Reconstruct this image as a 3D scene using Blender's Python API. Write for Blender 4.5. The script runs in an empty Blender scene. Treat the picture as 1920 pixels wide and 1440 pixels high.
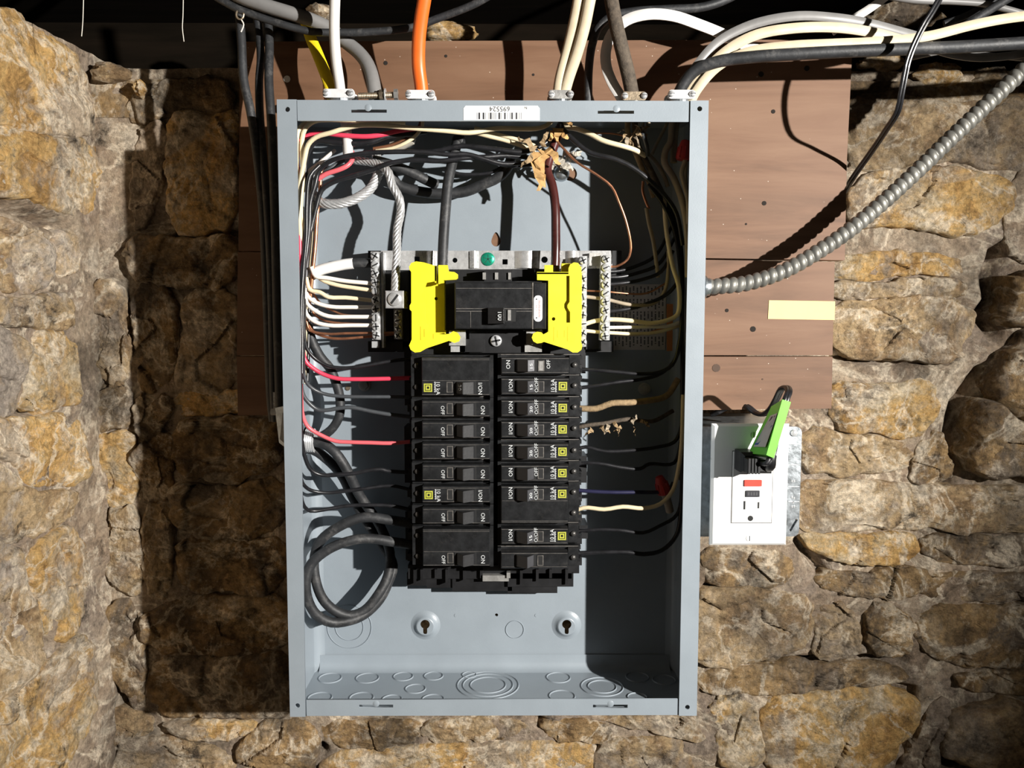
import bpy, bmesh, math, random
import numpy as np
from mathutils import Vector, Matrix, noise

random.seed(7)
scene = bpy.context.scene
COL = scene.collection

# ------------------------------------------------------------------ camera
CAM = Vector((0.0113, -0.7041, 0.085))
FPX = 1537.65
A_, B_, C_ = -0.0798, -0.0067, -0.0008
def _rx(t): return Matrix(((1,0,0),(0,math.cos(t),-math.sin(t)),(0,math.sin(t),math.cos(t))))
def _rz(t): return Matrix(((math.cos(t),-math.sin(t),0),(math.sin(t),math.cos(t),0),(0,0,1)))
def _ry(t): return Matrix(((math.cos(t),0,math.sin(t)),(0,1,0),(-math.sin(t),0,math.cos(t))))
ROT = _rz(B_) @ _rx(A_) @ _ry(C_)
cam_d = bpy.data.cameras.new('camera')
cam = bpy.data.objects.new('camera', cam_d); COL.objects.link(cam)
cam_d.sensor_width = 36.0; cam_d.lens = FPX/1920*36.0
cam_d.clip_start = 0.01; cam_d.clip_end = 20
M = Matrix.Identity(4)
for i in range(3):
    M[i][0] = ROT[i][0]; M[i][1] = ROT[i][2]; M[i][2] = -ROT[i][1]; M[i][3] = CAM[i]
cam.matrix_world = M
scene.camera = cam

# ------------------------------------------------------------------ light
world = bpy.data.worlds.new('world'); scene.world = world
world.use_nodes = True
world.node_tree.nodes['Background'].inputs[0].default_value = (1.0, 0.80, 0.58, 1)
world.node_tree.nodes['Background'].inputs[1].default_value = 0.022
ld = bpy.data.lights.new('torch_beam', 'SPOT')
ld.energy = 240; ld.color = (1.0, 0.965, 0.91); ld.shadow_soft_size = 0.012
ld.spot_size = math.radians(67); ld.spot_blend = 0.9
lamp = bpy.data.objects.new('torch_beam', ld); COL.objects.link(lamp)
lamp.location = (1.05, -1.12, 0.275)
LAMP_AIM = Vector((-0.26, 0.10, 0.085))
lamp.rotation_euler = (LAMP_AIM - lamp.location).to_track_quat('-Z', 'Y').to_euler()
scene.view_settings.view_transform = 'Standard'
scene.view_settings.look = 'None'
scene.view_settings.exposure = 0.0
scene.view_settings.gamma = 1.0
scene.view_settings.use_curve_mapping = False

# ------------------------------------------------------------------ helpers
MM = 0.001
def ray(px, py): return ROT @ Vector(((px-960)/FPX, 1.0, (720-py)/FPX))
def P(px, py, d):                       # photograph pixel + depth (mm behind the panel front) -> point
    v = ray(px, py); return CAM + v*((d*MM-CAM.y)/v.y)
def PZ(px, py, z):                      # on a horizontal plane
    v = ray(px, py); return CAM + v*((z-CAM.z)/v.z)
LW_O = Vector((-0.432, 0.208, 0.0)); LW_E = Vector((-0.12, -1.0, 0)).normalized(); LW_N = Vector((1.0, -0.12, 0)).normalized()
def PL(px, py):                         # on the left wall
    v = ray(px, py); return CAM + v*((LW_O-CAM).dot(LW_N)/v.dot(LW_N))

class MB:
    def __init__(s): s.v = []; s.f = []
    def add(s, vs, fs):
        o = len(s.v); s.v += [tuple(p) for p in vs]; s.f += [tuple(i+o for i in f) for f in fs]; return s
    def box(s, x0, x1, y0, y1, z0, z1):
        return s.hexa([(x0,y0,z0),(x1,y0,z0),(x1,y0,z1),(x0,y0,z1)], [(x0,y1,z0),(x1,y1,z0),(x1,y1,z1),(x0,y1,z1)])
    def hexa(s, a, b):                  # two quads, front and back
        return s.add(list(a)+list(b), [(0,1,2,3),(7,6,5,4),(0,4,5,1),(1,5,6,2),(2,6,7,3),(3,7,4,0)])
    def cyl(s, p0, p1, r0, r1=None, n=16):
        p0 = Vector(p0); p1 = Vector(p1); r1 = r0 if r1 is None else r1
        t = (p1-p0).normalized(); a = t.orthogonal().normalized(); b = t.cross(a)
        vs = [p0+(a*math.cos(2*math.pi*i/n)+b*math.sin(2*math.pi*i/n))*r0 for i in range(n)]
        vs += [p1+(a*math.cos(2*math.pi*i/n)+b*math.sin(2*math.pi*i/n))*r1 for i in range(n)]
        fs = [(i,(i+1)%n,n+(i+1)%n,n+i) for i in range(n)] + [tuple(range(n))[::-1], tuple(range(n,2*n))]
        return s.add(vs, fs)
    def lathe(s, c, axis, prof, n=24):  # prof [(r, h)] along the axis
        c = Vector(c); t = Vector(axis).normalized(); a = t.orthogonal().normalized(); b = t.cross(a)
        vs = []; m = len(prof)
        for r, h in prof:
            vs += [c+t*h+(a*math.cos(2*math.pi*i/n)+b*math.sin(2*math.pi*i/n))*r for i in range(n)]
        fs = [(k*n+i, k*n+(i+1)%n, (k+1)*n+(i+1)%n, (k+1)*n+i) for k in range(m-1) for i in range(n)]
        if prof[0][0] > 1e-6 and s_cap: fs.append(tuple(range(n))[::-1])
        if prof[-1][0] > 1e-6 and s_cap: fs.append(tuple(range((m-1)*n, m*n)))
        return s.add(vs, fs)
    def bevelled(s, x0, x1, y0, y1, z0, z1, b):   # front (y0) edges chamfered
        s.hexa([(x0+b,y0,z0+b),(x1-b,y0,z0+b),(x1-b,y0,z1-b),(x0+b,y0,z1-b)], [(x0,y0+b,z0),(x1,y0+b,z0),(x1,y0+b,z1),(x0,y0+b,z1)])
        return s.box(x0,x1,y0+b,y1,z0,z1)
    def tube(s, pts, r, n=10, step=None, flat=None, ref=None, mod=None, caps=True):
        q, rr = spline(pts, r, step)
        m = len(q); tang = [(q[min(i+1,m-1)]-q[max(i-1,0)]).normalized() for i in range(m)]
        a = tang[0].orthogonal().normalized()
        if ref is not None:
            a = (ref - tang[0]*ref.dot(tang[0])).normalized()
        vs = []
        for i in range(m):
            t = tang[i]
            if ref is not None and i: a = (a*0.75 + (ref - t*ref.dot(t)).normalized()*0.25)
            a = (a - t*a.dot(t)).normalized(); b = t.cross(a)
            k = rr[i]*(mod(i, m) if mod else 1.0)
            fa, fb = flat if flat else (1, 1)
            for j in range(n):
                w = 2*math.pi*j/n
                vs.append(q[i]+a*(math.cos(w)*k*fa)+b*(math.sin(w)*k*fb))
        fs = [(i*n+j, i*n+(j+1)%n, (i+1)*n+(j+1)%n, (i+1)*n+j) for i in range(m-1) for j in range(n)]
        if caps: fs += [tuple(range(n))[::-1], tuple(range((m-1)*n, m*n))]
        return s.add(vs, fs)
s_cap = True

def spline(pts, r, step=None):
    """Catmull-Rom through the points; r is one radius or one per point."""
    pts = [Vector(p) for p in pts]; k = len(pts)
    rad = list(r) if isinstance(r, (list, tuple)) else [r]*k
    if k == 2:
        pts = [pts[0], (pts[0]+pts[1])/2, pts[1]]; rad = [rad[0], (rad[0]+rad[1])/2, rad[1]]; k = 3
    q = []; rr = []
    e = [pts[0]*2-pts[1]] + pts + [pts[-1]*2-pts[-2]]
    for i in range(k-1):
        p0, p1, p2, p3 = e[i:i+4]; L = (p2-p1).length
        m = max(3, int(L/(step or 0.0045)))
        t01 = max((p1-p0).length, 1e-5)**0.5; t12 = max(L, 1e-5)**0.5; t23 = max((p3-p2).length, 1e-5)**0.5
        m1 = (p2-p1) + ((p1-p0)/t01 - (p2-p0)/(t01+t12))*t12
        m2 = (p2-p1) + ((p3-p2)/t23 - (p3-p1)/(t12+t23))*t12
        for j in range(m):
            t = j/m; t2 = t*t; t3 = t2*t
            q.append(p1*(2*t3-3*t2+1) + m1*(t3-2*t2+t) + p2*(-2*t3+3*t2) + m2*(t3-t2))
            rr.append(rad[i]*(1-t)+rad[i+1]*t)
    q.append(pts[-1]); rr.append(rad[-1])
    return q, rr

def mesh_of(mb, name, smooth=False, angle=None):
    me = bpy.data.meshes.new(name); me.from_pydata(mb.v, [], mb.f)
    bm = bmesh.new(); bm.from_mesh(me); bmesh.ops.recalc_face_normals(bm, faces=bm.faces); bm.to_mesh(me); bm.free()
    if smooth: shade(me, angle)
    me.update(); return me
def shade(me, angle=None):
    me.polygons.foreach_set('use_smooth', [True]*len(me.polygons))
    if angle: me.set_sharp_from_angle(angle=math.radians(angle))

def obj(name, me, mat, parent=None, smooth=False, angle=40, **kw):
    if isinstance(me, MB): me = mesh_of(me, name, smooth, angle)
    o = bpy.data.objects.new(name, me); COL.objects.link(o)
    if mat is not None and not me.materials: me.materials.append(mat)
    if parent: o.parent = parent
    for k, v in kw.items(): o[k] = v
    return o
def local(o, parent):
    """mesh built in world space under an Empty that has a location"""
    o.parent = parent; o.matrix_parent_inverse = Matrix.Translation(-parent.location); return o
def thing(name, label, cat, loc=(0,0,0), group=None, rot=None):
    o = bpy.data.objects.new(name, None); COL.objects.link(o); o.location = loc; o.empty_display_size = 0.01
    if rot: o.rotation_euler = rot
    tag(o, label, cat, group); return o
def tag(o, label, cat, group=None):
    o['label'] = label; o['category'] = cat
    if group: o['group'] = group
    return o

def fill2d(outline, holes, t, name='plate'):
    """flat plate with holes, in local (u, v), thickness t -> mesh in x/z plane centred on y=0"""
    cu = bpy.data.curves.new(name, 'CURVE'); cu.dimensions = '2D'; cu.fill_mode = 'BOTH'; cu.extrude = t/2
    for loop in [outline]+list(holes):
        sp = cu.splines.new('POLY'); sp.points.add(len(loop)-1)
        for i, (u, v) in enumerate(loop): sp.points[i].co = (u, v, 0, 1)
        sp.use_cyclic_u = True
    return curve_mesh(cu, name)
def curve_mesh(cu, name):
    o = bpy.data.objects.new(name, cu); COL.objects.link(o)
    me = bpy.data.meshes.new_from_object(o); me.name = name
    bpy.data.objects.remove(o); bpy.data.curves.remove(cu)
    me.transform(Matrix(((1,0,0,0),(0,0,-1,0),(0,1,0,0),(0,0,0,1))))
    me.materials.clear()
    return me
def plate(outline, holes, y0, y1, name='plate'):
    me = fill2d(outline, holes, y1-y0, name); me.transform(Matrix.Translation((0,(y0+y1)/2,0))); return me
def circ(u, v, r, n=20): return [(u+r*math.cos(2*math.pi*i/n), v+r*math.sin(2*math.pi*i/n)) for i in range(n)]
def rrect(x0, x1, z0, z1, r, n=5):
    out = []
    for cx, cz, a in ((x1-r,z1-r,0),(x0+r,z1-r,90),(x0+r,z0+r,180),(x1-r,z0+r,270)):
        for i in range(n+1):
            w = math.radians(a+90*i/n); out.append((cx+r*math.cos(w), cz+r*math.sin(w)))
    return out
def pxpoly(pts, d): return [(P(x,y,d).x, P(x,y,d).z) for x, y in pts]

_txt = {}
def text_mesh(s, size):
    """lettering facing -y, centred, x right, z up"""
    k = (s, size)
    if k not in _txt:
        cu = bpy.data.curves.new('lettering', 'FONT'); cu.body = s; cu.size = size
        cu.align_x = 'CENTER'; cu.align_y = 'CENTER'; cu.extrude = 0.00005; cu.resolution_u = 2
        _txt[k] = curve_mesh(cu, 'lettering')
    return _txt[k]

# ------------------------------------------------------------------ materials
def nodes_of(name):
    m = bpy.data.materials.new(name); m.use_nodes = True
    nt = m.node_tree; return m, nt, nt.nodes['Principled BSDF']
def nd(nt, t, **kw):
    n = nt.nodes.new(t)
    for k, v in kw.items():
        if hasattr(n, k): setattr(n, k, v)
        else: n.inputs[k].default_value = v
    return n
def lk(nt, a, b): nt.links.new(a, b)
def coords(nt, scale=None):
    tc = nd(nt, 'ShaderNodeTexCoord')
    if scale is None: return tc.outputs['Object']
    mp = nd(nt, 'ShaderNodeMapping'); mp.inputs['Scale'].default_value = scale
    lk(nt, tc.outputs['Object'], mp.inputs[0]); return mp.outputs[0]
def ramp(nt, fac, stops):
    r = nd(nt, 'ShaderNodeValToRGB'); e = r.color_ramp.elements
    while len(e) < len(stops): e.new(0.5)
    for i, (p, c) in enumerate(stops): e[i].position = p; e[i].color = (*c, 1)
    lk(nt, fac, r.inputs[0]); return r.outputs[0]
def mixc(nt, fac, a, b, mode='MIX'):
    m = nd(nt, 'ShaderNodeMix', data_type='RGBA', blend_type=mode)
    for sock, val in ((m.inputs[0], fac), (m.inputs[6], a), (m.inputs[7], b)):
        if isinstance(val, (int, float)): sock.default_value = val
        elif isinstance(val, tuple): sock.default_value = (*val, 1)
        else: lk(nt, val, sock)
    return m.outputs[2]
def simple(name, col, rough=0.5, metal=0.0, var=0.12, scale=60, bump=0.0, bscale=400, spec=None, dust=None):
    m, nt, b = nodes_of(name)
    v = coords(nt)
    n = nd(nt, 'ShaderNodeTexNoise', Scale=scale, Detail=6.0, Roughness=0.6); lk(nt, v, n.inputs['Vector'])
    lo = tuple(c*(1-var) for c in col); hi = tuple(min(1, c*(1+var)) for c in col)
    c = ramp(nt, n.outputs[0], [(0.3, lo), (0.7, hi)])
    if dust:
        n3 = nd(nt, 'ShaderNodeTexNoise', Scale=90.0, Detail=9.0, Roughness=0.75); lk(nt, v, n3.inputs['Vector'])
        f = ramp(nt, n3.outputs[0], [(dust[1], (0,0,0)), (dust[1]+0.2, (dust[2],)*3)])
        c = mixc(nt, f, c, dust[0])
    lk(nt, c, b.inputs['Base Color'])
    rr = nd(nt, 'ShaderNodeMapRange'); lk(nt, n.outputs[0], rr.inputs[0])
    rr.inputs[3].default_value = max(0.03, rough-0.08); rr.inputs[4].default_value = min(1, rough+0.08)
    lk(nt, rr.outputs[0], b.inputs['Roughness'])
    b.inputs['Metallic'].default_value = metal
    if spec is not None: b.inputs['Specular IOR Level'].default_value = spec
    if bump:
        n2 = nd(nt, 'ShaderNodeTexNoise', Scale=bscale, Detail=5.0); lk(nt, v, n2.inputs['Vector'])
        bp = nd(nt, 'ShaderNodeBump', Strength=bump, Distance=0.0006); lk(nt, n2.outputs[0], bp.inputs['Height'])
        lk(nt, bp.outputs[0], b.inputs['Normal'])
    return m

def stone_material(name, stops, grey, bumpd=0.010, grey_amt=0.8, stain=0.3, gain=1.0):
    m, nt, b = nodes_of(name)
    tc = nd(nt, 'ShaderNodeTexCoord'); oi = nd(nt, 'ShaderNodeObjectInfo')
    off = nd(nt, 'ShaderNodeVectorMath', operation='MULTIPLY_ADD')
    lk(nt, oi.outputs['Random'], off.inputs[0]); off.inputs[1].default_value = (3.1, 1.7, 5.3); lk(nt, tc.outputs['Object'], off.inputs[2])
    v = off.outputs[0]
    def noi(vec, **kw):
        n = nd(nt, 'ShaderNodeTexNoise', **kw); lk(nt, vec, n.inputs['Vector']); return n.outputs[0]
    n1 = noi(v, Scale=17.0, Detail=14.0, Roughness=0.72, Distortion=0.5)
    c = ramp(nt, n1, stops)
    c = mixc(nt, ramp(nt, noi(v, Scale=10.0, Detail=9.0, Roughness=0.68, Distortion=0.8), [(0.50, (0,0,0)), (0.60, (grey_amt,)*3)]), c, grey)
    # lime bloom in blotches and thin veins
    c = mixc(nt, ramp(nt, noi(v, Scale=32.0, Detail=12.0, Roughness=0.78, Distortion=0.3), [(0.53, (0,0,0)), (0.66, (0.9,)*3)]), c, (0.66, 0.57, 0.45))
    c = mixc(nt, ramp(nt, noi(v, Scale=9.0, Detail=10.0, Roughness=0.62, Distortion=0.6), [(0.475, (0,0,0)), (0.50, (0.75,)*3), (0.525, (0,0,0))]), c, (0.70, 0.60, 0.46))
    # damp stains, pits and cracks
    c = mixc(nt, ramp(nt, noi(tc.outputs['Object'], Scale=5.5, Detail=12.0, Roughness=0.7), [(0.40, (stain,)*3), (0.52, (0,0,0))]), c, (0.035, 0.027, 0.019))
    c = mixc(nt, ramp(nt, noi(tc.outputs['Object'], Scale=24.0, Detail=14.0, Roughness=0.76), [(0.33, (0.95,)*3), (0.44, (0,0,0))]), c, (0.035, 0.026, 0.018))
    ck = noi(v, Scale=8.0, Detail=6.0, Roughness=0.55, Distortion=1.1)
    crack = ramp(nt, ck, [(0.489, (0,0,0)), (0.50, (1,1,1)), (0.511, (0,0,0))])
    gate = ramp(nt, noi(v, Scale=12.0, Detail=3.0), [(0.5, (0,0,0)), (0.6, (1,1,1))])
    crk = mixc(nt, 1.0, crack, gate, 'MULTIPLY')
    # grit
    c = mixc(nt, 1.0, c, ramp(nt, noi(v, Scale=170.0, Detail=8.0, Roughness=0.7), [(0.28, (0.42,)*3), (0.5, (1.0,)*3), (0.72, (1.5,)*3)]), 'MULTIPLY')
    br = nd(nt, 'ShaderNodeMapRange'); lk(nt, oi.outputs['Random'], br.inputs[0]); br.inputs[3].default_value = 1.14*gain; br.inputs[4].default_value = 1.46*gain
    c = mixc(nt, 1.0, c, br.outputs[0], 'MULTIPLY')
    lk(nt, c, b.inputs['Base Color']); b.inputs['Roughness'].default_value = 0.85; b.inputs['Specular IOR Level'].default_value = 0.3
    h1 = noi(v, Scale=46.0, Detail=15.0, Roughness=0.74, Distortion=0.2)
    sb = nd(nt, 'ShaderNodeMath', operation='MULTIPLY_ADD'); lk(nt, crk, sb.inputs[0]); sb.inputs[1].default_value = -0.05; lk(nt, h1, sb.inputs[2])
    bp = nd(nt, 'ShaderNodeBump', Strength=1.0, Distance=bumpd); lk(nt, sb.outputs[0], bp.inputs['Height']); lk(nt, bp.outputs[0], b.inputs['Normal'])
    return m

OCH = [(0.30, (0.16,0.095,0.035)), (0.41, (0.39,0.225,0.078)), (0.50, (0.53,0.335,0.128)), (0.58, (0.46,0.34,0.19)), (0.70, (0.66,0.56,0.41))]
TAN = [(0.30, (0.11,0.075,0.042)), (0.42, (0.29,0.19,0.10)), (0.51, (0.42,0.30,0.165)), (0.60, (0.44,0.335,0.22)), (0.72, (0.62,0.53,0.41))]
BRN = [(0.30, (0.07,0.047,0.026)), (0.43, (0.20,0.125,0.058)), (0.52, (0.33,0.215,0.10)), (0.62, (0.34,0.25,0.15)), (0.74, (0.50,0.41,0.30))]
MOR = [(0.30, (0.12,0.085,0.058)), (0.44, (0.29,0.215,0.15)), (0.58, (0.38,0.30,0.215)), (0.72, (0.50,0.43,0.34))]
M_OCHRE = stone_material('ochre_stone', OCH, (0.30,0.255,0.205), stain=0.25)
M_TAN = stone_material('tan_stone', TAN, (0.28,0.235,0.19), stain=0.55)
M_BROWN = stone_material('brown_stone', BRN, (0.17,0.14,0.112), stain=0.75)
M_MORTAR = stone_material('lime_mortar', MOR, (0.27,0.215,0.17), bumpd=0.008, stain=0.65)
M_LOCHRE = stone_material('lit_ochre_stone', OCH, (0.34,0.29,0.235), stain=0.15, gain=1.06)  # left wall copy: fewer stains, lamp-facing brightness put into the colour
M_LTAN = stone_material('lit_tan_stone', TAN, (0.36,0.315,0.275), stain=0.28, gain=1.05)  # tan copy, likewise lightened for the wall that faces the lamp

def wood_material(name, a, b_, c_, rough=0.6, scale=(1.6, 18, 14), dots=True):
    m, nt, b = nodes_of(name)
    v = coords(nt, scale)
    n = nd(nt, 'ShaderNodeTexNoise', Scale=3.0, Detail=10.0, Roughness=0.62, Distortion=0.5); lk(nt, v, n.inputs['Vector'])
    c = ramp(nt, n.outputs[0], [(0.28, a), (0.5, b_), (0.72, c_)])
    n2 = nd(nt, 'ShaderNodeTexNoise', Scale=11.0, Detail=6.0); lk(nt, coords(nt), n2.inputs['Vector'])
    c = mixc(nt, ramp(nt, n2.outputs[0], [(0.4,(0,0,0)),(0.75,(0.45,)*3)]), c, c_)
    n3 = nd(nt, 'ShaderNodeTexVoronoi', Scale=95.0); lk(nt, coords(nt), n3.inputs['Vector'])
    if dots: c = mixc(nt, ramp(nt, n3.outputs['Distance'], [(0.02,(0.8,)*3),(0.05,(0,0,0))]), c, (0.7,0.62,0.52))
    lk(nt, c, b.inputs['Base Color']); b.inputs['Roughness'].default_value = rough; b.inputs['Specular IOR Level'].default_value = 0.08 if not dots else 0.35
    bp = nd(nt, 'ShaderNodeBump', Strength=0.35, Distance=0.0008); lk(nt, n.outputs[0], bp.inputs['Height']); lk(nt, bp.outputs[0], b.inputs['Normal'])
    return m
M_BOARD = wood_material('stained_board', (0.085,0.040,0.019), (0.150,0.075,0.040), (0.195,0.108,0.062))
M_TIMBER = wood_material('shaded_timber', (0.003,0.0022,0.0014), (0.007,0.005,0.003), (0.012,0.008,0.005), rough=0.95, dots=False)  # wood coloured near black to stand for the shade of the joist void
M_GREY = simple('grey_enamel', (0.255,0.292,0.325), rough=0.36, var=0.05, scale=25, bump=0.10, bscale=900)
M_BLACKP = simple('black_breaker_plastic', (0.014,0.0145,0.0155), rough=0.30, var=0.35, scale=120, bump=0.1, bscale=700, dust=((0.11,0.10,0.09), 0.56, 0.22))
M_BLACKM = simple('black_tray_plastic', (0.010,0.010,0.011), rough=0.42, var=0.3)
M_DARKWELL = simple('dark_recess', (0.006,0.006,0.006), rough=0.7)
M_HSIDE = simple('grey_handle_side', (0.045,0.045,0.049), rough=0.5, var=0.15)
M_HSILVER = simple('silver_handle_side', (0.16,0.16,0.17), rough=0.45, var=0.3, scale=300)
M_HANDLE = simple('grey_black_handle', (0.013,0.013,0.014), rough=0.42, var=0.2, bump=0.1)
M_EDGE = simple('pale_edge', (0.11,0.10,0.09), rough=0.55, var=0.5, scale=200)  # pale lines along breaker edges, mouldings and window frames
M_YEL = simple('yellow_plastic', (0.80,0.70,0.025), rough=0.42, var=0.03)
M_ZINC = simple('bright_zinc', (0.78,0.79,0.80), rough=0.20, metal=0.55, var=0.12, scale=150, bump=0.2)
M_ALU = simple('aluminium', (0.62,0.62,0.62), rough=0.28, metal=0.55, var=0.15, scale=200, bump=0.25)
M_STEEL = simple('dull_steel', (0.46,0.45,0.43), rough=0.36, metal=0.6, var=0.25, scale=80, bump=0.3)
M_FLEX = simple('flex_conduit_metal', (0.20,0.195,0.175), rough=0.48, metal=0.5, var=0.3, scale=70, bump=0.25)
M_GALV = simple('galvanized_steel', (0.50,0.54,0.57), rough=0.30, metal=0.9, var=0.35, scale=140, bump=0.2)
M_RUST = simple('rusty_bolt', (0.30,0.24,0.17), rough=0.45, metal=0.8, var=0.4, scale=160, bump=0.4)
M_DARKMETAL = simple('dark_metal', (0.10,0.095,0.09), rough=0.4, metal=0.6, var=0.3)
M_GREEN = simple('green_screw', (0.02,0.36,0.22), rough=0.25, metal=0.6, var=0.1)
M_COPPER = simple('copper', (0.60,0.27,0.15), rough=0.33, metal=0.85, var=0.25, scale=120)
M_WBLACK = simple('black_insulation', (0.014,0.014,0.016), rough=0.33, var=0.35, scale=120, bump=0.12, dust=((0.16,0.15,0.14), 0.58, 0.25))
M_WGREY = simple('slate_grey_insulation', (0.055,0.060,0.066), rough=0.36, var=0.2)
M_CABLEK = simple('black_cable_jacket', (0.022,0.023,0.025), rough=0.55, var=0.35, bump=0.35, bscale=300, dust=((0.20,0.19,0.18), 0.52, 0.40))
M_WWHITE = simple('white_insulation', (0.80,0.75,0.68), rough=0.36, var=0.05)
M_WCREAM = simple('cream_insulation', (0.78,0.66,0.44), rough=0.38, var=0.09)
M_WIVORY = simple('ivory_cable_jacket', (0.60,0.51,0.36), rough=0.42, var=0.12, dust=((0.35,0.22,0.12), 0.62, 0.5))
M_WRED = simple('red_insulation', (0.70,0.055,0.105), rough=0.34, var=0.06)
M_WPINK = simple('faded_red_insulation', (0.72,0.13,0.15), rough=0.36, var=0.08)
M_WHITEJ = simple('white_cable_jacket', (0.70,0.68,0.65), rough=0.40, var=0.06)
M_ORANGE = simple('orange_cable_jacket', (0.82,0.145,0.018), rough=0.40, var=0.05)
M_YCABLE = simple('yellow_cable_jacket', (0.90,0.68,0.02), rough=0.40, var=0.06)
M_GCABLE = simple('grey_cable_jacket', (0.21,0.215,0.22), rough=0.42, var=0.10)
M_GCABLE2 = simple('pale_grey_cable_jacket', (0.20,0.195,0.19), rough=0.40, var=0.12)
M_CLOTH = simple('brown_cloth_cable', (0.085,0.066,0.048), rough=0.85, var=0.45, scale=220, bump=0.9, bscale=500)
M_CLOTHT = simple('tan_cloth_wire', (0.30,0.21,0.115), rough=0.85, var=0.35, scale=200, bump=0.8, bscale=500)
M_TAUPE = simple('taupe_insulation', (0.34,0.28,0.205), rough=0.6, var=0.2)
M_PAPER = simple('kraft_paper', (0.55,0.33,0.13), rough=0.8, var=0.3, scale=110, bump=0.5)
M_TAPE = simple('masking_tape', (0.78,0.56,0.24), rough=0.7, var=0.10, scale=22)
M_WTAPE = simple('white_tape', (0.86,0.85,0.83), rough=0.45, var=0.03)
M_PLATEW = simple('white_outlet_plastic', (0.84,0.83,0.80), rough=0.30, var=0.02)
M_REDB = simple('red_button', (0.72,0.05,0.03), rough=0.4, var=0.05)
M_WIRENUT = simple('red_wire_nut', (0.42,0.03,0.03), rough=0.45, var=0.1)
M_LIME = simple('lime_green_sleeve', (0.16,0.62,0.05), rough=0.42, var=0.06)
M_PRINTW = simple('white_print', (0.58,0.60,0.60), rough=0.5, var=0.2, scale=300)
M_PRINTY = simple('yellow_green_print', (0.42,0.43,0.05), rough=0.5, var=0.15, scale=300)
M_PRINTK = simple('black_print', (0.03,0.03,0.035), rough=0.6, var=0.3, scale=300)
M_PRINTB = simple('blue_print', (0.02,0.07,0.36), rough=0.5, var=0.1)
M_PRINTG = simple('grey_print', (0.30,0.31,0.32), rough=0.6, var=0.2, scale=400)
M_PRINTR = simple('faded_red_print', (0.42,0.22,0.2), rough=0.6)
M_STICK = simple('white_sticker', (0.83,0.83,0.80), rough=0.45, var=0.03)
M_GREYSTK = simple('silver_grey_sticker', (0.55,0.53,0.50), rough=0.4, var=0.1)
M_HOLE = simple('dark_nail_hole', (0.012,0.008,0.005), rough=0.9)
M_KNOT = simple('brown_wood_plug', (0.07,0.04,0.025), rough=0.8)
M_BRIGHT = simple('bright_clamp_metal', (0.80,0.80,0.80), rough=0.3, metal=0.2, var=0.1, scale=150)
M_WEB = simple('cobweb_thread', (0.75,0.70,0.62), rough=0.8, var=0.1)
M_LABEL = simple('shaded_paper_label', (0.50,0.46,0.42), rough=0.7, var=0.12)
M_LABELO = simple('orange_label_paper', (0.55,0.20,0.06), rough=0.7, var=0.12)
M_PLASTIC = simple('clear_plastic', (0.45,0.42,0.36), rough=0.15, var=0.2)

# ------------------------------------------------------------------ setting: rubble walls
def chaikin(p, k):
    for _ in range(k):
        q = []
        for i in range(len(p)):
            a, b = p[i], p[(i+1) % len(p)]
            q.append((a[0]*.75+b[0]*.25, a[1]*.75+b[1]*.25)); q.append((a[0]*.25+b[0]*.75, a[1]*.25+b[1]*.75))
        p = q
    return p
def resample(p, n):
    p = np.array(p+[p[0]]); d = np.r_[0, np.cumsum(np.hypot(*np.diff(p, axis=0).T))]
    t = np.linspace(0, d[-1], n, endpoint=False)
    return np.stack([np.interp(t, d, p[:,0]), np.interp(t, d, p[:,1])], 1)
def stone(pts, o, e1, e2, nrm, H, mat, parent, seed):
    p2 = [((q-o).dot(e1), (q-o).dot(e2)) for q in pts]
    N, K = 120, 32
    ol = resample(chaikin(p2, 1), N); c = ol.mean(0); ol = c+(ol-c)*1.11
    sd = Vector((seed*3.7, seed*1.3, seed*2.1))
    V = []; inv = 1.0
    for k in range(K+1):
        s = 0.02+0.98*(k/K)**0.85
        for i in range(N):
            u, w = c+(ol[i]-c)*s
            q = o+e1*u+e2*w
            if s > 0.35:
                j = noise.fractal(q*34+sd, 0.8, 2.1, 4)*0.0065*s
                dv = ol[i]-c; L = max(np.hypot(*dv), 1e-4); u += dv[0]/L*j; w += dv[1]/L*j; q = o+e1*u+e2*w
            h = 0.46*H*(1-s**14)-(0.012 if k == K else 0)
            f = noise.fractal(q*15+sd, 0.62, 2.1, 7)*0.0046
            st = noise.fractal(Vector((u*7, w*40+u*3, seed)), 0.8, 2.0, 5)*0.0032
            vd, vp = noise.voronoi(q*24+sd)
            rg = -0.0060*max(0.0, 0.22-(vd[1]-vd[0])) + 0.0035*noise.cell(vp[0]*7.3)
            V.append(q+nrm*(h+f+st+rg))
    F = [(k*N+i, k*N+(i+1)%N, (k+1)*N+(i+1)%N, (k+1)*N+i) for k in range(K) for i in range(N)] + [tuple(range(N))[::-1]]
    mb = MB(); mb.v = [tuple(v) for v in V]; mb.f = F
    me = mesh_of(mb, 'stone', True, 62)
    return obj('stone', me, mat, parent)
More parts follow.
